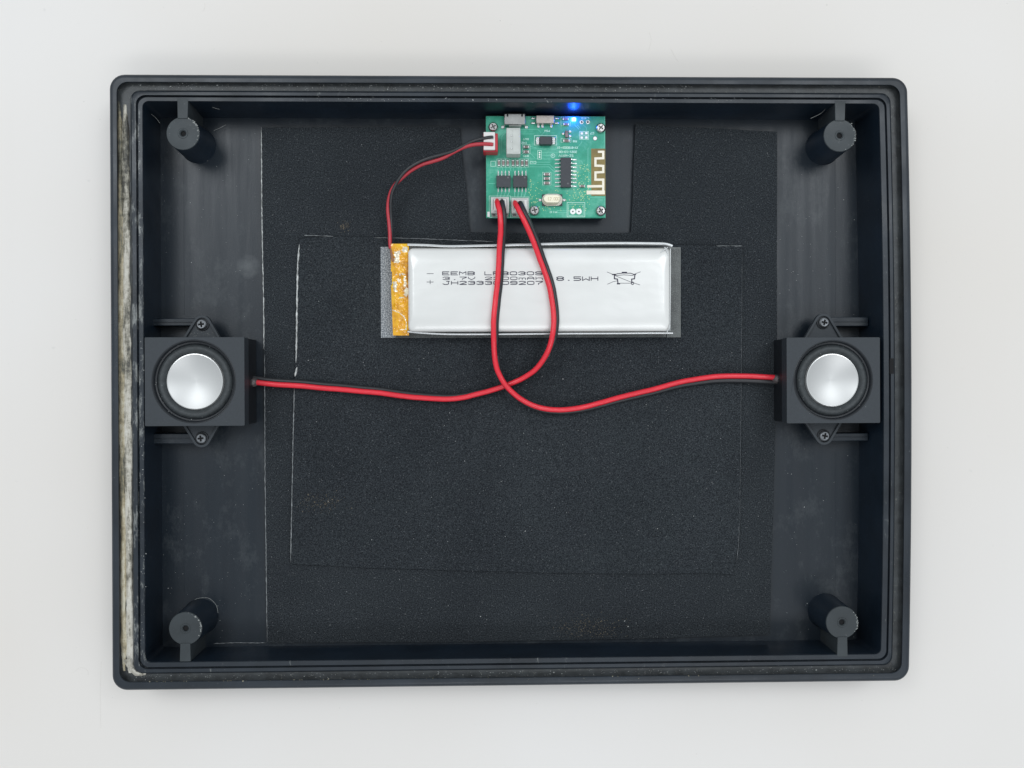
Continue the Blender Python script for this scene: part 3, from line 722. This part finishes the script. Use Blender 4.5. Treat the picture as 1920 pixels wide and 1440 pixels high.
# folded side seams: thin standing ribbons along both long edges
def seam(pts, zt, wd, h=3.0):
    P = spline([at(x, y, zt).xy.to_3d() for x, y in pts], 6); rows = []
    for i, p in enumerate(P):
        tg = (P[min(i + 1, len(P) - 1)] - P[max(i - 1, 0)]).normalized(); q = Vector((-tg.y, tg.x, 0)) * wd / 2
        rows.append([p + q + Vector((0, 0, zt - h)), p + q * 0.9 + Vector((0, 0, zt - 0.1)), p + q * 0.35 + Vector((0, 0, zt)), p - q * 0.35 + Vector((0, 0, zt)), p - q * 0.9 + Vector((0, 0, zt - 0.1)), p - q + Vector((0, 0, zt - h))])
    return MB().loft(rows, close=False).build('side_seam', M['seam'], bat, smooth=True)
seam([(764, 458.5), (800, 459.5), (840, 461.5), (900, 460.5), (980, 458.5), (1060, 456.5), (1150, 455.5), (1220, 456), (1248, 457), (1261, 461)], BZ - 2.2, 0.75)
seam([(764, 621.5), (790, 624), (840, 626.5), (930, 626.5), (1040, 625.5), (1150, 625), (1220, 624.5), (1262, 624.5)], BZ - 2.2, 0.55)
# tight folds in the right end corners
mb = MB()
for pts in ([(1252, 464), (1246, 468), (1238, 474)], [(1246, 463), (1250, 470), (1253, 480)], [(1257, 466), (1257, 540), (1256, 620)], [(1250, 624), (1254, 616), (1256, 606)]):
    mb.tube(spline([at(x, y, BZ - 0.62) for x, y in pts], 5), 0.16, 6)
mb.build('corner_fold', M['seam'], bat, smooth=True)
# amber tape over the terminal board, with crumpled surface
rnd = random.Random(5); nx, ny = 26, 150; rows = []
from mathutils import noise as mn
for j in range(ny + 1):
    fy = j / ny; row = []
    y = 457 + 172 * fy
    xl = 733 + 3.5 * max(0, (fy - 0.45)) * 2 + (2.0 if 0.3 < fy < 0.45 else 0)
    xr = 766.5 + 1.2 * math.sin(fy * 3)
    row.append(at(xl - 0.5, y, BZ0 + 0.4))
    for i in range(nx + 1):
        fx = i / nx; x = xl + (xr - xl) * fx
        e = min(1, fx * 5, (1 - fx) * 6) * min(1, fy * 14, (1 - fy) * 14)
        hgt = mn.noise(Vector((x * 0.07, y * 0.055, 3.1))) * 0.95 + mn.noise(Vector((x * 0.2, y * 0.16, 9))) * 0.5
        row.append(at(x, y, BZ - 3.0 + e * (0.7 + hgt)))
    row.append(at(xr + 0.6, y, BZ0 + 1.5))
    rows.append(row)
tp = MB().loft(rows, close=False).build('amber_tape', M['kapton'], bat, smooth=True)
tp.data.set_sharp_from_angle(angle=math.radians(30))
tp.data.materials.append(M['tape_glint'])
GLINT_RECTS = [(738, 470, 750, 494), (752, 462, 765, 474), (741, 512, 760, 516), (756, 517, 762, 540), (758, 540, 766, 556), (737, 528, 745, 548), (744, 522, 752, 530), (748, 556, 758, 560)]  # where glints on the crumpled tape are painted in cream
GLINT_ARC = [(736, 581), (748, 586), (757, 593), (762, 604), (761, 618), (750, 618)]
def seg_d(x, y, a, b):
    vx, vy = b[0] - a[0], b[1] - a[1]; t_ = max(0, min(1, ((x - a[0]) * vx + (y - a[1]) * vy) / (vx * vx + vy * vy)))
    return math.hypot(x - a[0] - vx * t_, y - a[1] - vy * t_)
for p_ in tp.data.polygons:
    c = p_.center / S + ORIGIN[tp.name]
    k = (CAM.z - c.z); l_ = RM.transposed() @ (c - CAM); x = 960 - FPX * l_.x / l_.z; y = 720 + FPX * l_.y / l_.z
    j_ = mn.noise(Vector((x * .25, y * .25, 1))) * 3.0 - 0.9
    if any(a - j_ < x < b_ + j_ and q - j_ < y < d_ + j_ for a, q, b_, d_ in GLINT_RECTS) or min(seg_d(x, y, u_, v_) for u_, v_ in zip(GLINT_ARC, GLINT_ARC[1:])) < 0.9 + j_ * .2:
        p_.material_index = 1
b = MB(); b.boxpx(738, 466, 764, 622, BZ0 + 0.1, BZ - 3.6); b.build('terminal_block', M['bare'], bat)
mb = MB(); q = at(734, 463, BZ - 3)
mb.tube(spline([at(733, 461, BZ - 3.6), at(734, 474, BZ - 2.9), at(737, 490, BZ - 2.3)], 5), 0.42, 8)
mb.build('wire_under_tape', mat('copper_brown_wire', (0.34, 0.16, 0.08), 0.3, 0.3), bat, smooth=True)
# printed text (row 1, 2, 3, and the energy figure), polarity marks
PT = BZ + 0.01
def ink(s, x, y, ch=6.8, cw=12.2, pitch=15.85):
    mb = MB(); text(mb, s, x, y, cw, ch, pitch, PT, 0.21); return mb
for s_, x_, y_, cw_, ch_, pi_, wd_ in (('EEMB LP803096', 829.8, 515.4, 12.2, 5.8, 15.85, .23), ('3.7V 2300mAh', 830.5, 524.4, 12.2, 5.0, 15.85, .19), ('JH2333009207', 830.5, 533.4, 12.2, 5.9, 15.85, .23),
        ('8.5WH', 1044, 525.8, 12.6, 6.7, 16.1, .24), ('-', 800.5, 516.6, 12, 7, 15, .15), ('+', 800.5, 532.8, 12, 8, 15, .16)):
    text(MB(), s_, x_, y_, cw_, ch_, pi_, PT, wd_).build('printed_line', M['ink'], bat, kind='stuff')
# crossed-out wheeled bin, squashed
def z2(X, Y): return (980 + X / 6, 430 + Y / 6)
mb = MB()
for pl, wd in (([(1030, 512), (1070, 498), (1140, 492), (1215, 494), (1262, 510)], .22), ([(1045, 520), (1140, 512), (1245, 520)], .16), ([(1010, 508), (1045, 508)], .38), ([(1245, 508), (1272, 508)], .30),
               ([(1032, 515), (1032, 556), (1066, 560), (1072, 605)], .34), ([(1262, 515), (1258, 556), (1226, 560), (1228, 600)], .34), ([(1066, 612), (1090, 612)], .42), ([(1090, 606), (1225, 606)], .14),
               ([(1122, 486), (1168, 486)], .45), ([(950, 480), (1010, 505), (1060, 530), (1210, 590), (1318, 625)], .13), ([(955, 617), (1010, 592), (1060, 580)], .13), ([(1262, 502), (1325, 478)], .13)):
    mb.stroke([at(*z2(X, Y), PT).xy for X, Y in pl], wd, PT, PT + 0.03)
c_ = at(*z2(1236, 607), PT); mb.ring(circ(c_.x, c_.y, 0.52, 16), circ(c_.x, c_.y, 0.28, 16), PT, PT + 0.03)
mb.build('crossed_bin_symbol', M['ink'], bat)

# ------------------------------------------------------------------ circuit board
bc = at(*CR(826, 766), PZ)
pcb = thing('circuit_board', 'small green circuit board with chips, connectors and a lit blue LED by the top wall', 'circuit board', (bc.x, bc.y, PZ - 1.6))
def cb(X0, Y0, X1, Y1, z0, z1, mb=None):
    """box whose top face is given in the enlarged view of the board"""
    mb = mb or MB(); a = CR(X0, Y0); c = CR(X1, Y1); return mb.boxpx(a[0], a[1], c[0], c[1], PZ + z0, PZ + z1)
def cp(X, Y, z=0.0): return at(*CR(X, Y), PZ + z)
cb(181, 219, 1471, 1314, -1.6, 0).build('board', M['pcb'], pcb, bevel=0.08)
cb(179.5, 217.5, 1472.5, 1315.5, -1.5, -0.35).build('board_edge', M['pcb_edge'], pcb)
cb(1316, 568, 1470, 1080, 0.0, 0.02).build('bare_antenna_area', M['bare'], pcb)
mb = MB()
for pl, wd in (([(1398, 603), (1446, 603), (1446, 672), (1362, 675), (1362, 752), (1446, 756), (1446, 822), (1362, 826), (1362, 904), (1446, 904), (1446, 1050)], 0.74),
               ([(1284, 976), (1446, 974)], 0.80), ([(1284, 1042), (1446, 1042)], 1.25)):
    mb.stroke([cp(X, Y, .03).xy for X, Y in pl], wd, PZ + 0.022, PZ + 0.07)
mb.build('antenna_trace', M['antenna'], pcb)
# fine pale green traces
mb = MB(); rnd = random.Random(4)
for pl in ([(560, 360), (740, 360), (775, 395)], [(560, 410), (700, 410)], [(380, 405), (350, 440), (350, 620)], [(640, 570), (930, 572), (985, 540)], [(770, 608), (975, 608)], [(790, 640), (880, 640)],
           [(650, 715), (870, 715)], [(650, 740), (870, 740), (925, 795)], [(650, 765), (860, 765), (930, 830)], [(960, 560), (1160, 565), (1215, 500), (1215, 480)], [(1140, 315), (1185, 360)], [(1165, 315), (1200, 350)],
           [(1230, 310), (1265, 345), (1265, 385)], [(1185, 390), (1175, 450)], [(1205, 950), (1260, 950)], [(950, 1240), (1055, 1240)], [(950, 1258), (1055, 1258)], [(660, 620), (705, 665)], [(660, 545), (720, 560)],
           [(1285, 560), (1275, 575), (1275, 760)], [(1290, 560), (1290, 980)], [(180 + 30, 945), (280, 945)], [(820, 380), (780, 420)], [(1460, 230), (1460, 560)], [(1462, 1090), (1462, 1180)], [(600, 680), (1000, 680)],
           [(1160, 700), (1210, 700), (1230, 740)], [(330, 480), (330, 640)], [(560, 630), (620, 670), (660, 670)], [(1300, 1095), (1460, 1095)]):
    mb.stroke([cp(X, Y).xy for X, Y in pl], rnd.uniform(0.10, 0.17), PZ + 0.004, PZ + 0.02)
for k in range(4): mb.stroke([cp(310 + k * 40, 1040).xy, cp(300 + k * 36, 1085).xy], 0.3, PZ + 0.004, PZ + 0.02)
for k in range(4): mb.stroke([cp(490 + k * 40, 1040).xy, cp(490 + k * 34, 1090).xy], 0.3, PZ + 0.004, PZ + 0.02)
for k in range(8): mb.stroke([cp(312 + k * 42, 765).xy, cp(312 + k * 42 + (12 if k % 2 else -6), 810).xy], 0.13, PZ + 0.004, PZ + 0.02)
mb.build('copper_traces', M['trace'], pcb, kind='stuff')
mb = MB()
for k in range(260):
    s = rnd.random()
    if s < .55: X, Y = rnd.uniform(1120, 1300), rnd.uniform(740, 1130)
    elif s < .75: X, Y = rnd.uniform(640, 760), rnd.uniform(900, 1240)
    else: X, Y = rnd.uniform(760, 1320), rnd.uniform(1010, 1240)
    if 775 < X < 1015 and 1050 < Y < 1195: continue
    p = cp(X, Y); mb.prism(circ(p.x, p.y, rnd.uniform(.09, .17), 6), PZ + 0.004, PZ + 0.03)
mb.build('gold_vias', M['via'], pcb, kind='stuff')
# silkscreen: outlines and upside-down legends
mb = MB()
def sbox(X0, Y0, X1, Y1, wd=0.13):
    mb.stroke([cp(X, Y).xy for X, Y in ((X0, Y0), (X1, Y0), (X1, Y1), (X0, Y1), (X0, Y0))], wd, PZ + 0.022, PZ + 0.035)
sbox(703, 428, 943, 530, .17); sbox(1056, 1150, 1247, 1305, .17); sbox(1072, 1168, 1230, 1292, .10)
sbox(1192, 383, 1286, 468, .16); mb.stroke([cp(1238, 385).xy, cp(1238, 467).xy], .12, PZ + .022, PZ + .035); mb.stroke([cp(1194, 426).xy, cp(1284, 426).xy], .12, PZ + .022, PZ + .035)
for X in (320, 368, 415, 473, 520, 572, 618): sbox(X - 22, 680, X + 22, 768, .11)
sbox(738, 590, 778, 682, .15); sbox(990, 228, 1090, 322, .10); sbox(990, 460, 1098, 500, .12); sbox(232, 705, 282, 760, .14)
sbox(575, 525, 655, 625, .12); sbox(790, 825, 882, 962, .10); sbox(215, 1080, 445, 1312, .12); sbox(450, 1090, 645, 1312, .12)
c_ = cp(903, 645); mb.ring(circ(c_.x, c_.y, 0.72, 20), circ(c_.x, c_.y, 0.56, 20), PZ + .022, PZ + .035)
def leg(s, X, Y, cw, ch, pitch, wd=0.15):
    px, py = CR(X, Y); text(mb, s, px, py, cw / 5.76, ch / 5.76, pitch / 5.76, PZ + .022, wd, flip=True, th=.013)
leg('YX-BT8002H-1X', 1172, 548, 13, 20, 17.5); leg('2021-10-08', 1160, 594, 14, 20, 19.5); leg('SZ-WAYV', 1122, 634, 16, 22, 23)
leg('PSW', 868, 368, 14, 18, 20, .12); leg('IN2', 625, 497, 16, 20, 22); leg('OUT', 640, 458, 15, 16, 22); leg('C7', 1345, 392, 16, 20, 22); leg('R8', 1160, 480, 16, 18, 24); leg('U', 905, 636, 10, 16, 14)
leg('C12', 720, 705, 18, 26, 24); leg('BAT', 640, 640, 15, 16, 22); leg('LED', 1290, 232, 18, 14, 30); leg('MIC', 945, 1245, 20, 16, 28)
mb.build('silkscreen_print', M['silk'], pcb, kind='stuff')
# mounting screws
for X, Y, r_, a_ in ((258, 330, 1.60, .5), (1421, 340, 1.62, .9), (705, 1232, 1.66, .25), (1422, 1236, 1.70, .6)):
    screw(*CR(X, Y), PZ + 1.25, r_, M['screw_steel'], pcb, a_, 'mounting_screw', h=1.25, rec='screw_grey', cw=0.13)
# usb socket
us = cb(376, 188, 606, 308, 0.2, 2.6).build('usb_socket', M['steel'], pcb, bevel=0.25)
cb(403, 187, 422, 222, 2.55, 2.63).build('slot', M['hole'], us); cb(561, 187, 578, 222, 2.55, 2.63).build('slot', M['hole'], us)
cb(428, 296, 560, 326, 0.1, 1.9).build('tongue_block', M['greyconn'], us, bevel=0.1)
mb = MB()
for k in range(5): cb(462 + k * 18, 318, 470 + k * 18, 348, 0.0, 0.35, mb)
mb.build('solder_pins', M['solder'], us, kind='stuff')
for X in (362, 616): cb(X - 18, 318, X + 18, 350, 0, 0.35).build('solder_tab', M['solder'], us, bevel=0.15)
# tall white four pin header
hd = cb(400, 342, 553, 626, 0.1, 5.0).build('white_header', M['whiteconn'], pcb, bevel=0.25)
mb = MB()
for Y in (360, 430, 492, 566):
    p = cp(456, Y, 5.0); mb.prism(circ(p.x, p.y, .24, 10), PZ + 4.9, PZ + 5.25)
mb.build('header_pins', M['solder'], hd, kind='stuff')
cb(470, 362, 536, 606, 5.0, 5.12).build('header_cover', M['whiteconn'], hd, bevel=0.05)
# red battery socket
rs = cb(150, 402, 308, 602, 0.1, 4.6).build('red_socket', M['redconn'], pcb, bevel=0.2)
cb(276, 420, 304, 590, 4.6, 5.1).build('socket_lip', M['redconn'], rs, bevel=0.12)
# slide switch
sw = cb(722, 208, 918, 293, 0.15, 1.9).build('slide_switch', M['taupe'], pcb, bevel=0.18)
for X, Y in ((690, 240), (688, 292), (945, 240), (943, 292)): cb(X - 24, Y - 11, X + 24, Y + 9, 0, .55).build('switch_leg', M['solder'], sw, bevel=0.2)
for X in (745, 790, 885): cb(X - 14, 298, X + 14, 342, 0, .40).build('switch_pin', M['solder'], sw, bevel=0.15)
# diode
di = cb(761, 434, 892, 521, 0.1, 2.1).build('power_diode', M['chip'], pcb, bevel=0.15)
for X0, X1 in ((718, 760), (893, 930)): cb(X0, 440, X1, 520, 0, 1.0).build('diode_end', M['solder'], di, bevel=0.2)
# chips
def chip(X0, Y0, X1, Y1, pins, dot, h=1.5):
    c = cb(X0, Y0, X1, Y1, 0.2, h).build('chip', M['chip'], pcb, bevel=0.12)
    p = cp(*dot, h); MB().lathe(p.x, p.y, [(.30, PZ + h + .004), (.22, PZ + h + .02), (.01, PZ + h + .015)], 16).build('index_dot', M['chip_dot'], c)
    m1, m2 = MB(), MB()
    for (ax, ay, bx, by) in pins:
        A_, B_ = cp(ax, ay, 0), cp(bx, by, 0); d = (B_ - A_).normalized(); q = Vector((-d.y, d.x, 0)) * 0.16
        sec = [(A_ - d * .3, .75), (A_ + d * .28, .72), (A_ + d * .55, .18), (B_, .15)]
        m1.loft([[p_ + q + Vector((0, 0, z + .1)), p_ - q + Vector((0, 0, z + .1)), p_ - q + Vector((0, 0, z - .1)), p_ + q + Vector((0, 0, z - .1))] for p_, z in sec], True, True)
        m2.prism([tuple((B_ + d * .2 + q * 1.05).xy), tuple((B_ + d * .2 - q * 1.05).xy), tuple((B_ - d * .55 - q * 1.05).xy), tuple((B_ - d * .55 + q * 1.05).xy)], PZ + .03, PZ + .09)
    m1.build('chip_pins', M['solder'], c, kind='stuff', smooth=True); m2.build('pin_pads', M['solder'], c, kind='stuff')
for ox, dd_ in ((0, (418, 880)), (181, (598, 880))):
    chip(292 + ox, 858, 446 + ox, 984, [(312 + ox + k * 39, 858, 312 + ox + k * 39, 815) for k in range(4)] + [(312 + ox + k * 39, 984, 312 + ox + k * 39, 1030) for k in range(4)], dd_)
chip(986, 664, 1099, 984, [(986, 690 + k * 41, 930, 690 + k * 41) for k in range(8)] + [(1099, 690 + k * 41, 1152, 690 + k * 41) for k in range(8)], (1065, 945))
# small passives
def passive(X, Y, w_, h_, name='resistor', hh=0.75, body='res'):
    horiz = w_ > h_
    if horiz: r = cb(X - w_ * .28, Y - h_ / 2, X + w_ * .28, Y + h_ / 2, .03, hh)
    else: r = cb(X - w_ / 2, Y - h_ * .28, X + w_ / 2, Y + h_ * .28, .03, hh)
    r = r.build(name, M[body], pcb, bevel=0.06); mb = MB()
    for s in (-1, 1):
        if horiz: cb(X + s * w_ * .28, Y - h_ / 2, X + s * w_ * .5, Y + h_ / 2, .03, hh * 1.02, mb)
        else: cb(X - w_ / 2, Y + s * h_ * .28, X + w_ / 2, Y + s * h_ * .5, .03, hh * 1.02, mb)
    mb.build('end_caps', M['solder'], r, bevel=0.08)
for X in (320, 368, 415, 473, 520, 572, 618): passive(X, 722, 26, 66)
for Y in (548, 600): passive(615, Y, 62, 28)
for Y in (844, 890, 938): passive(838, Y, 70, 28)
passive(1050, 480, 78, 26); passive(1040, 245, 70, 24, 'capacitor'); passive(1046, 303, 66, 22, 'capacitor'); passive(1220, 972, 60, 22)
tr = cb(1036, 372, 1068, 442, .15, 1.2).build('transistor', M['res'], pcb, bevel=.1)
for X, Y in ((1014, 406), (1088, 382), (1088, 432)): cb(X - 15, Y - 12, X + 14, Y + 12, 0, .3).build('transistor_leg', M['solder'], tr, bevel=.12)
# bare pads
mb = MB()
for Y in (612, 636, 660): p = cp(758, Y); mb.prism(circ(p.x, p.y, .27, 12), PZ + .02, PZ + .1)
for X, Y in ((1215, 404), (1264, 402), (1214, 449), (1264, 448)): cb(X - 13, Y - 12, X + 13, Y + 12, 0.02, .12, mb)
mb.build('square_pads', M['pad'], pcb, kind='stuff')
def ringpad(X, Y, r0, r1, hole, m='pad'):
    p = cp(X, Y); o = MB().ring(circ(p.x, p.y, r0, 24), circ(p.x, p.y, r1, 24), PZ + .02, PZ + .10).build('ring_pad', M[m], pcb)
    MB().prism(circ(p.x, p.y, r1, 20), PZ + .015, PZ + .03).build('pad_hole', M[hole], o)
ringpad(1118, 1248, .92, .24, 'hole'); ringpad(1183, 1248, .95, .24, 'hole'); ringpad(1213, 283, .62, .32, 'hole', 'solder'); ringpad(1280, 283, .64, .32, 'hole', 'solder'); ringpad(1358, 458, .72, .62, 'pad', 'chip_dot')
# crystal can
def stad(X0, Y0, X1, Y1, z, ins=0):
    a = cp(X0, Y1, z); c = cp(X1, Y0, z); r = (c.y - a.y) / 2 - ins - .002
    return rrect(a.x + ins, a.y + ins, c.x - ins, c.y - ins, r, 8)
xt = cb(786, 1062, 1004, 1186, .02, .45).build('crystal_base', M['chip'], pcb)
s0 = stad(784, 1058, 1006, 1188, .5)
MB().loft([[(*p, PZ + .46) for p in s0], [(*p, PZ + .75) for p in s0]], False, True).build('can_flange', M['canside'], xt, bevel=.08)
s1 = stad(800, 1062, 987, 1152, 2.9)
MB().loft([[(*p, PZ + .75) for p in s1], [(*p, PZ + 2.7) for p in s1], [(*p, PZ + 2.9) for p in stad(800, 1062, 987, 1152, 2.9, .2)]], False, True).build('can_cap', M['cream'], xt, smooth=True)
mb = MB(); px_, py_ = CR(846, 1126); text(mb, '12.000', px_, py_, 2.9, 5.4, 3.9, PZ + 2.905, .10); mb.build('can_marking', M['engrave'], xt)
for X in (764, 1024): cb(X - 16, 1108, X + 16, 1136, 0, .4).build('crystal_lead', M['solder'], xt, bevel=.15)
# two white speaker sockets at the lower edge
for X0, X1, Y0 in ((232, 430, 1090), (456, 640, 1098)):
    a = cp(X0, 1262, 3.4); c = cp(X1, Y0, 3.4)
    so = MB().ring([(a.x, a.y), (c.x, a.y), (c.x, c.y), (a.x, c.y)], [(a.x + .8, a.y + 1.0), (c.x - .8, a.y + 1.0), (c.x - .8, c.y - .7), (a.x + .8, c.y - .7)], PZ + .05, PZ + 3.4).build('speaker_socket', M['whiteconn'], pcb, bevel=.15)
    cb(X0 + 8, 1238, X1 - 8, 1300, .05, 1.1).build('socket_foot', M['greyconn'], so, bevel=.12)
    for Xc in (X0 + 32, X1 - 34): cb(Xc - 17, 1280, Xc + 17, 1291, 1.1, 1.14).build('socket_slot', M['hole'], so)
cb(195, 1250, 222, 1305, 0.02, .1).build('corner_pad', M['pad'], pcb)
# LED
ld = cb(1106, 232, 1152, 268, .05, .8).build('blue_led', M['led_blue'], pcb, bevel=.1)
p = cp(1130, 250, .8); MB().lathe(p.x, p.y, [(.42, PZ + .8), (.36, PZ + 1.0), (.2, PZ + 1.12), (.01, PZ + 1.16)], 16).build('led_lens', M['led_core'], ld, smooth=True)
l = bpy.data.lights.new('led_glow', 'POINT'); l.energy = 0.26; l.color = (0.0, 0.07, 1.0); l.shadow_soft_size = 0.02
lo = bpy.data.objects.new('led_glow', l); C.objects.link(lo); lo.location = ((p.x - 0.1) * S, (p.y + 0.35) * S, (PZ + 1.9) * S)

# ------------------------------------------------------------------ cables
def twin(name, pts, r, label, plug, lo_, hi_, mats=('redwire', 'blackwire'), cat='cable', sep=1.98):
    from mathutils import noise as wn
    Q = spline([Vector((*at(x, y, z), th)) if False else Vector((at(x, y, z).x, at(x, y, z).y, z, th)) for x, y, z, th in pts], 7)
    red = [Vector(q[:3]) + wn.noise_vector(Vector(q[:3]) * 0.09) * 0.28 + wn.noise_vector(Vector(q[:3]) * 0.4) * 0.05 for q in Q]; blk = []
    for i, q in enumerate(Q):
        tg = red[min(i + 1, len(red) - 1)] - red[max(i - 1, 0)]; tg.z = 0; tg.normalize()
        lf = Vector((-tg.y, tg.x, 0)); th = math.radians(q[3] + (lo_ if q[3] < 60 else (hi_ if q[3] > 120 else 0)))
        blk.append(red[i] + lf * sep * r * math.cos(th) + Vector((0, 0, -sep * r * math.sin(th))))
    root = thing(name, label, cat, red[0])
    MB().tube(red, r, 12).build('red_wire', M[mats[0]], root, smooth=True)
    MB().tube(blk, r, 12).build('black_wire', M[mats[1]], root, smooth=True)
    plug(root)
    return root
def plug_box(X0, Y0, X1, Y1, holes):
    def f(root):
        p = cb(X0, Y0, X1, Y1, .6, 4.3).build('plug', M['whiteplug'], root, bevel=.2)
        for (hx, hy, sx, sy) in holes: cb(hx - sx, hy - sy, hx + sx, hy + sy, 4.3, 4.33).build('plug_slot', M['greyconn'], p)
    return f
K = 6.9
twin('speaker_cable', [(464, 714.5, 7.2, 40), (480, 717, 7.1, 42), (507, 719.7, K, 45), (573, 724.7, K, 45), (640, 730, K, 47), (707, 737, K, 50), (757, 743, K, 54), (797, 747, K, 58), (835, 748.4, K + .2, 62), (872, 745, 7.2, 68), (910, 735, 7.3, 78),
      (942, 724.8, 7.4, 86), (966, 716, 7.8, 92), (985, 706.6, 8.6, 98), (1004, 692.5, 10, 104), (1019, 673.7, 11.8, 112), (1030, 652, 13.6, 124), (1035.5, 630, 14.7, 134), (1037.5, 605, 14.6, 140), (1036, 580, 14.4, 143), (1030, 543, 14.3, 146), (1021.5, 513, 14.3, 148),
      (1011, 483, 14.6, 150), (999, 451, 15.4, 152), (985, 418, 16.0, 156), (976, 400, 15.6, 160), (970, 388, 14.4, 166), (967, 382, 12.9, 172), (966.5, 379, 11.6, 174)], 0.86,
     'red and black cable from the left speaker, passing under the other where they cross', plug_box(488, 1118, 622, 1240, [(508, 1150, 16, 22), (580, 1150, 16, 22)]), 2, -13)
twin('speaker_cable', [(931.5, 376, 11.6, 4), (932, 379, 13.2, 6), (933, 384, 14.4, 10), (935.6, 397, 15.6, 18), (938, 418, 15.9, 28), (938.4, 442, 15.4, 33), (937, 467, 14.8, 35), (935, 495, 14.4, 36), (932, 527, 14.3, 36), (929, 559, 14.3, 36), (926.3, 600, 14.4, 38),
      (925.6, 632, 14.0, 44), (926.3, 655, 13.0, 54), (929.5, 680, 12, 66), (936, 701, 11.4, 78), (948, 723, 11.0, 90), (965, 740, 10.4, 98), (984, 753, 9.6, 105), (1008, 763, 8.8, 110), (1035, 768, 8.2, 114), (1062, 768.2, 7.8, 117), (1090, 764, 7.4, 120), (1120, 757.2, K, 124),
      (1157.5, 747, K, 127), (1195, 737, K, 128), (1232.5, 728, K, 130), (1270, 718, K, 133), (1307.5, 710.6, K, 138), (1345, 706, K, 143), (1382.5, 704.7, K, 146), (1420, 705.8, 7, 148), (1452, 708, 7.2, 150), (1464, 709.5, 7.2, 150)], 0.86,
     'red and black cable running to the right speaker, on top where the two cross', plug_box(262, 1112, 402, 1238, [(300, 1142, 16, 20), (372, 1142, 16, 20)]), 20, 0)
# thin battery lead
ro = at(731, 456, 7)
lead = thing('battery_lead', 'thin red and black wire pair from the battery to the red socket', 'cable', ro)
RP = [(924, 271, 13.6), (917.5, 270.3, 13.8), (905.5, 270, 13.7), (887, 271.5, 13.3), (871, 275.6, 13.2), (851, 285, 13.2), (831, 296, 13), (810.8, 302.8, 12.6), (790.7, 308.8, 12.2), (770.5, 319.9, 11.6), (754.4, 333, 11), (742, 345, 10.4), (733.3, 359, 9.8), (728.5, 377, 9.2), (727.3, 395.4, 8.9), (729.3, 415.5, 8.8), (730.9, 435.7, 8.9), (731.3, 455.8, 9.2), (732.5, 466, 9.4)]
BP = [(924, 257.2, 13.6), (917.5, 257.5, 13.8), (901.4, 260.5, 13.7), (883.3, 266, 13.4), (863, 276.4, 13.5), (847, 284, 13.7), (827, 290, 13.9), (802.8, 296.7, 13.6), (782.6, 305.3, 13.2), (764.5, 316.9, 12.6), (750.4, 332, 12.0), (740.6, 349, 11.4), (734.8, 363, 10.7), (732.6, 381.3, 9.8), (733, 401.4, 9.0), (734.3, 431.6, 8.6), (733.6, 453.8, 8.4), (735, 466, 8.6)]
MB().tube(spline([at(*p) for p in RP], 7), 0.62, 10).build('red_wire', M['redwire_thin'], lead, smooth=True)
MB().tube(spline([at(*p) for p in BP], 7), 0.52, 10).build('black_wire', M['blackwire'], lead, smooth=True)
pl_ = cb(154, 388, 278, 580, 4.65, 5.6).build('plug', M['whiteplug'], lead, bevel=.15)
for Y in (452, 520):
    cb(212, Y - 17, 264, Y + 17, 5.6, 5.63).build('plug_slot', M['greyconn'], pl_)
    cb(232, Y - 8, 242, Y + 8, 5.63, 5.75).build('contact', M['solder'], pl_)

# ------------------------------------------------------------------ a few hairs and marks on the table
mb = MB()
for pts in ([(1217, 60), (1221, 75), (1216, 95)], [(1258, 92), (1264, 104), (1272, 116)], [(190, 1240), (188, 1300), (189, 1365)], [(137, 1262), (150, 1252), (163, 1256), (166, 1266)], [(380, 22), (384, 14), (383, 6)]):
    P = [at(x, y, 0.0) for x, y in pts]; mb.tube(spline(P, 6), 0.04, 4)
hz = mb.build('table_scratches', mat('faint_grey_scratch', (0.66, 0.62, 0.58), 0.6), None, kind='stuff', loc=(0, 0, 0))
hz['label'] = 'faint hairline scratches scattered over the white table'

def tdust(r):
    while True:
        x, y = r.uniform(5, 1915), r.uniform(5, 1435)
        if not (195 < x < 1725 and 125 < y < 1305): return (x, y, 0.0)
td = crumbs('table_dust', mat('grey_table_dust', (0.42, 0.40, 0.37), 0.8), 90, tdust, 0.04, 0.13, 77, None)
td['label'] = 'tiny grey dust specks scattered over the white table'
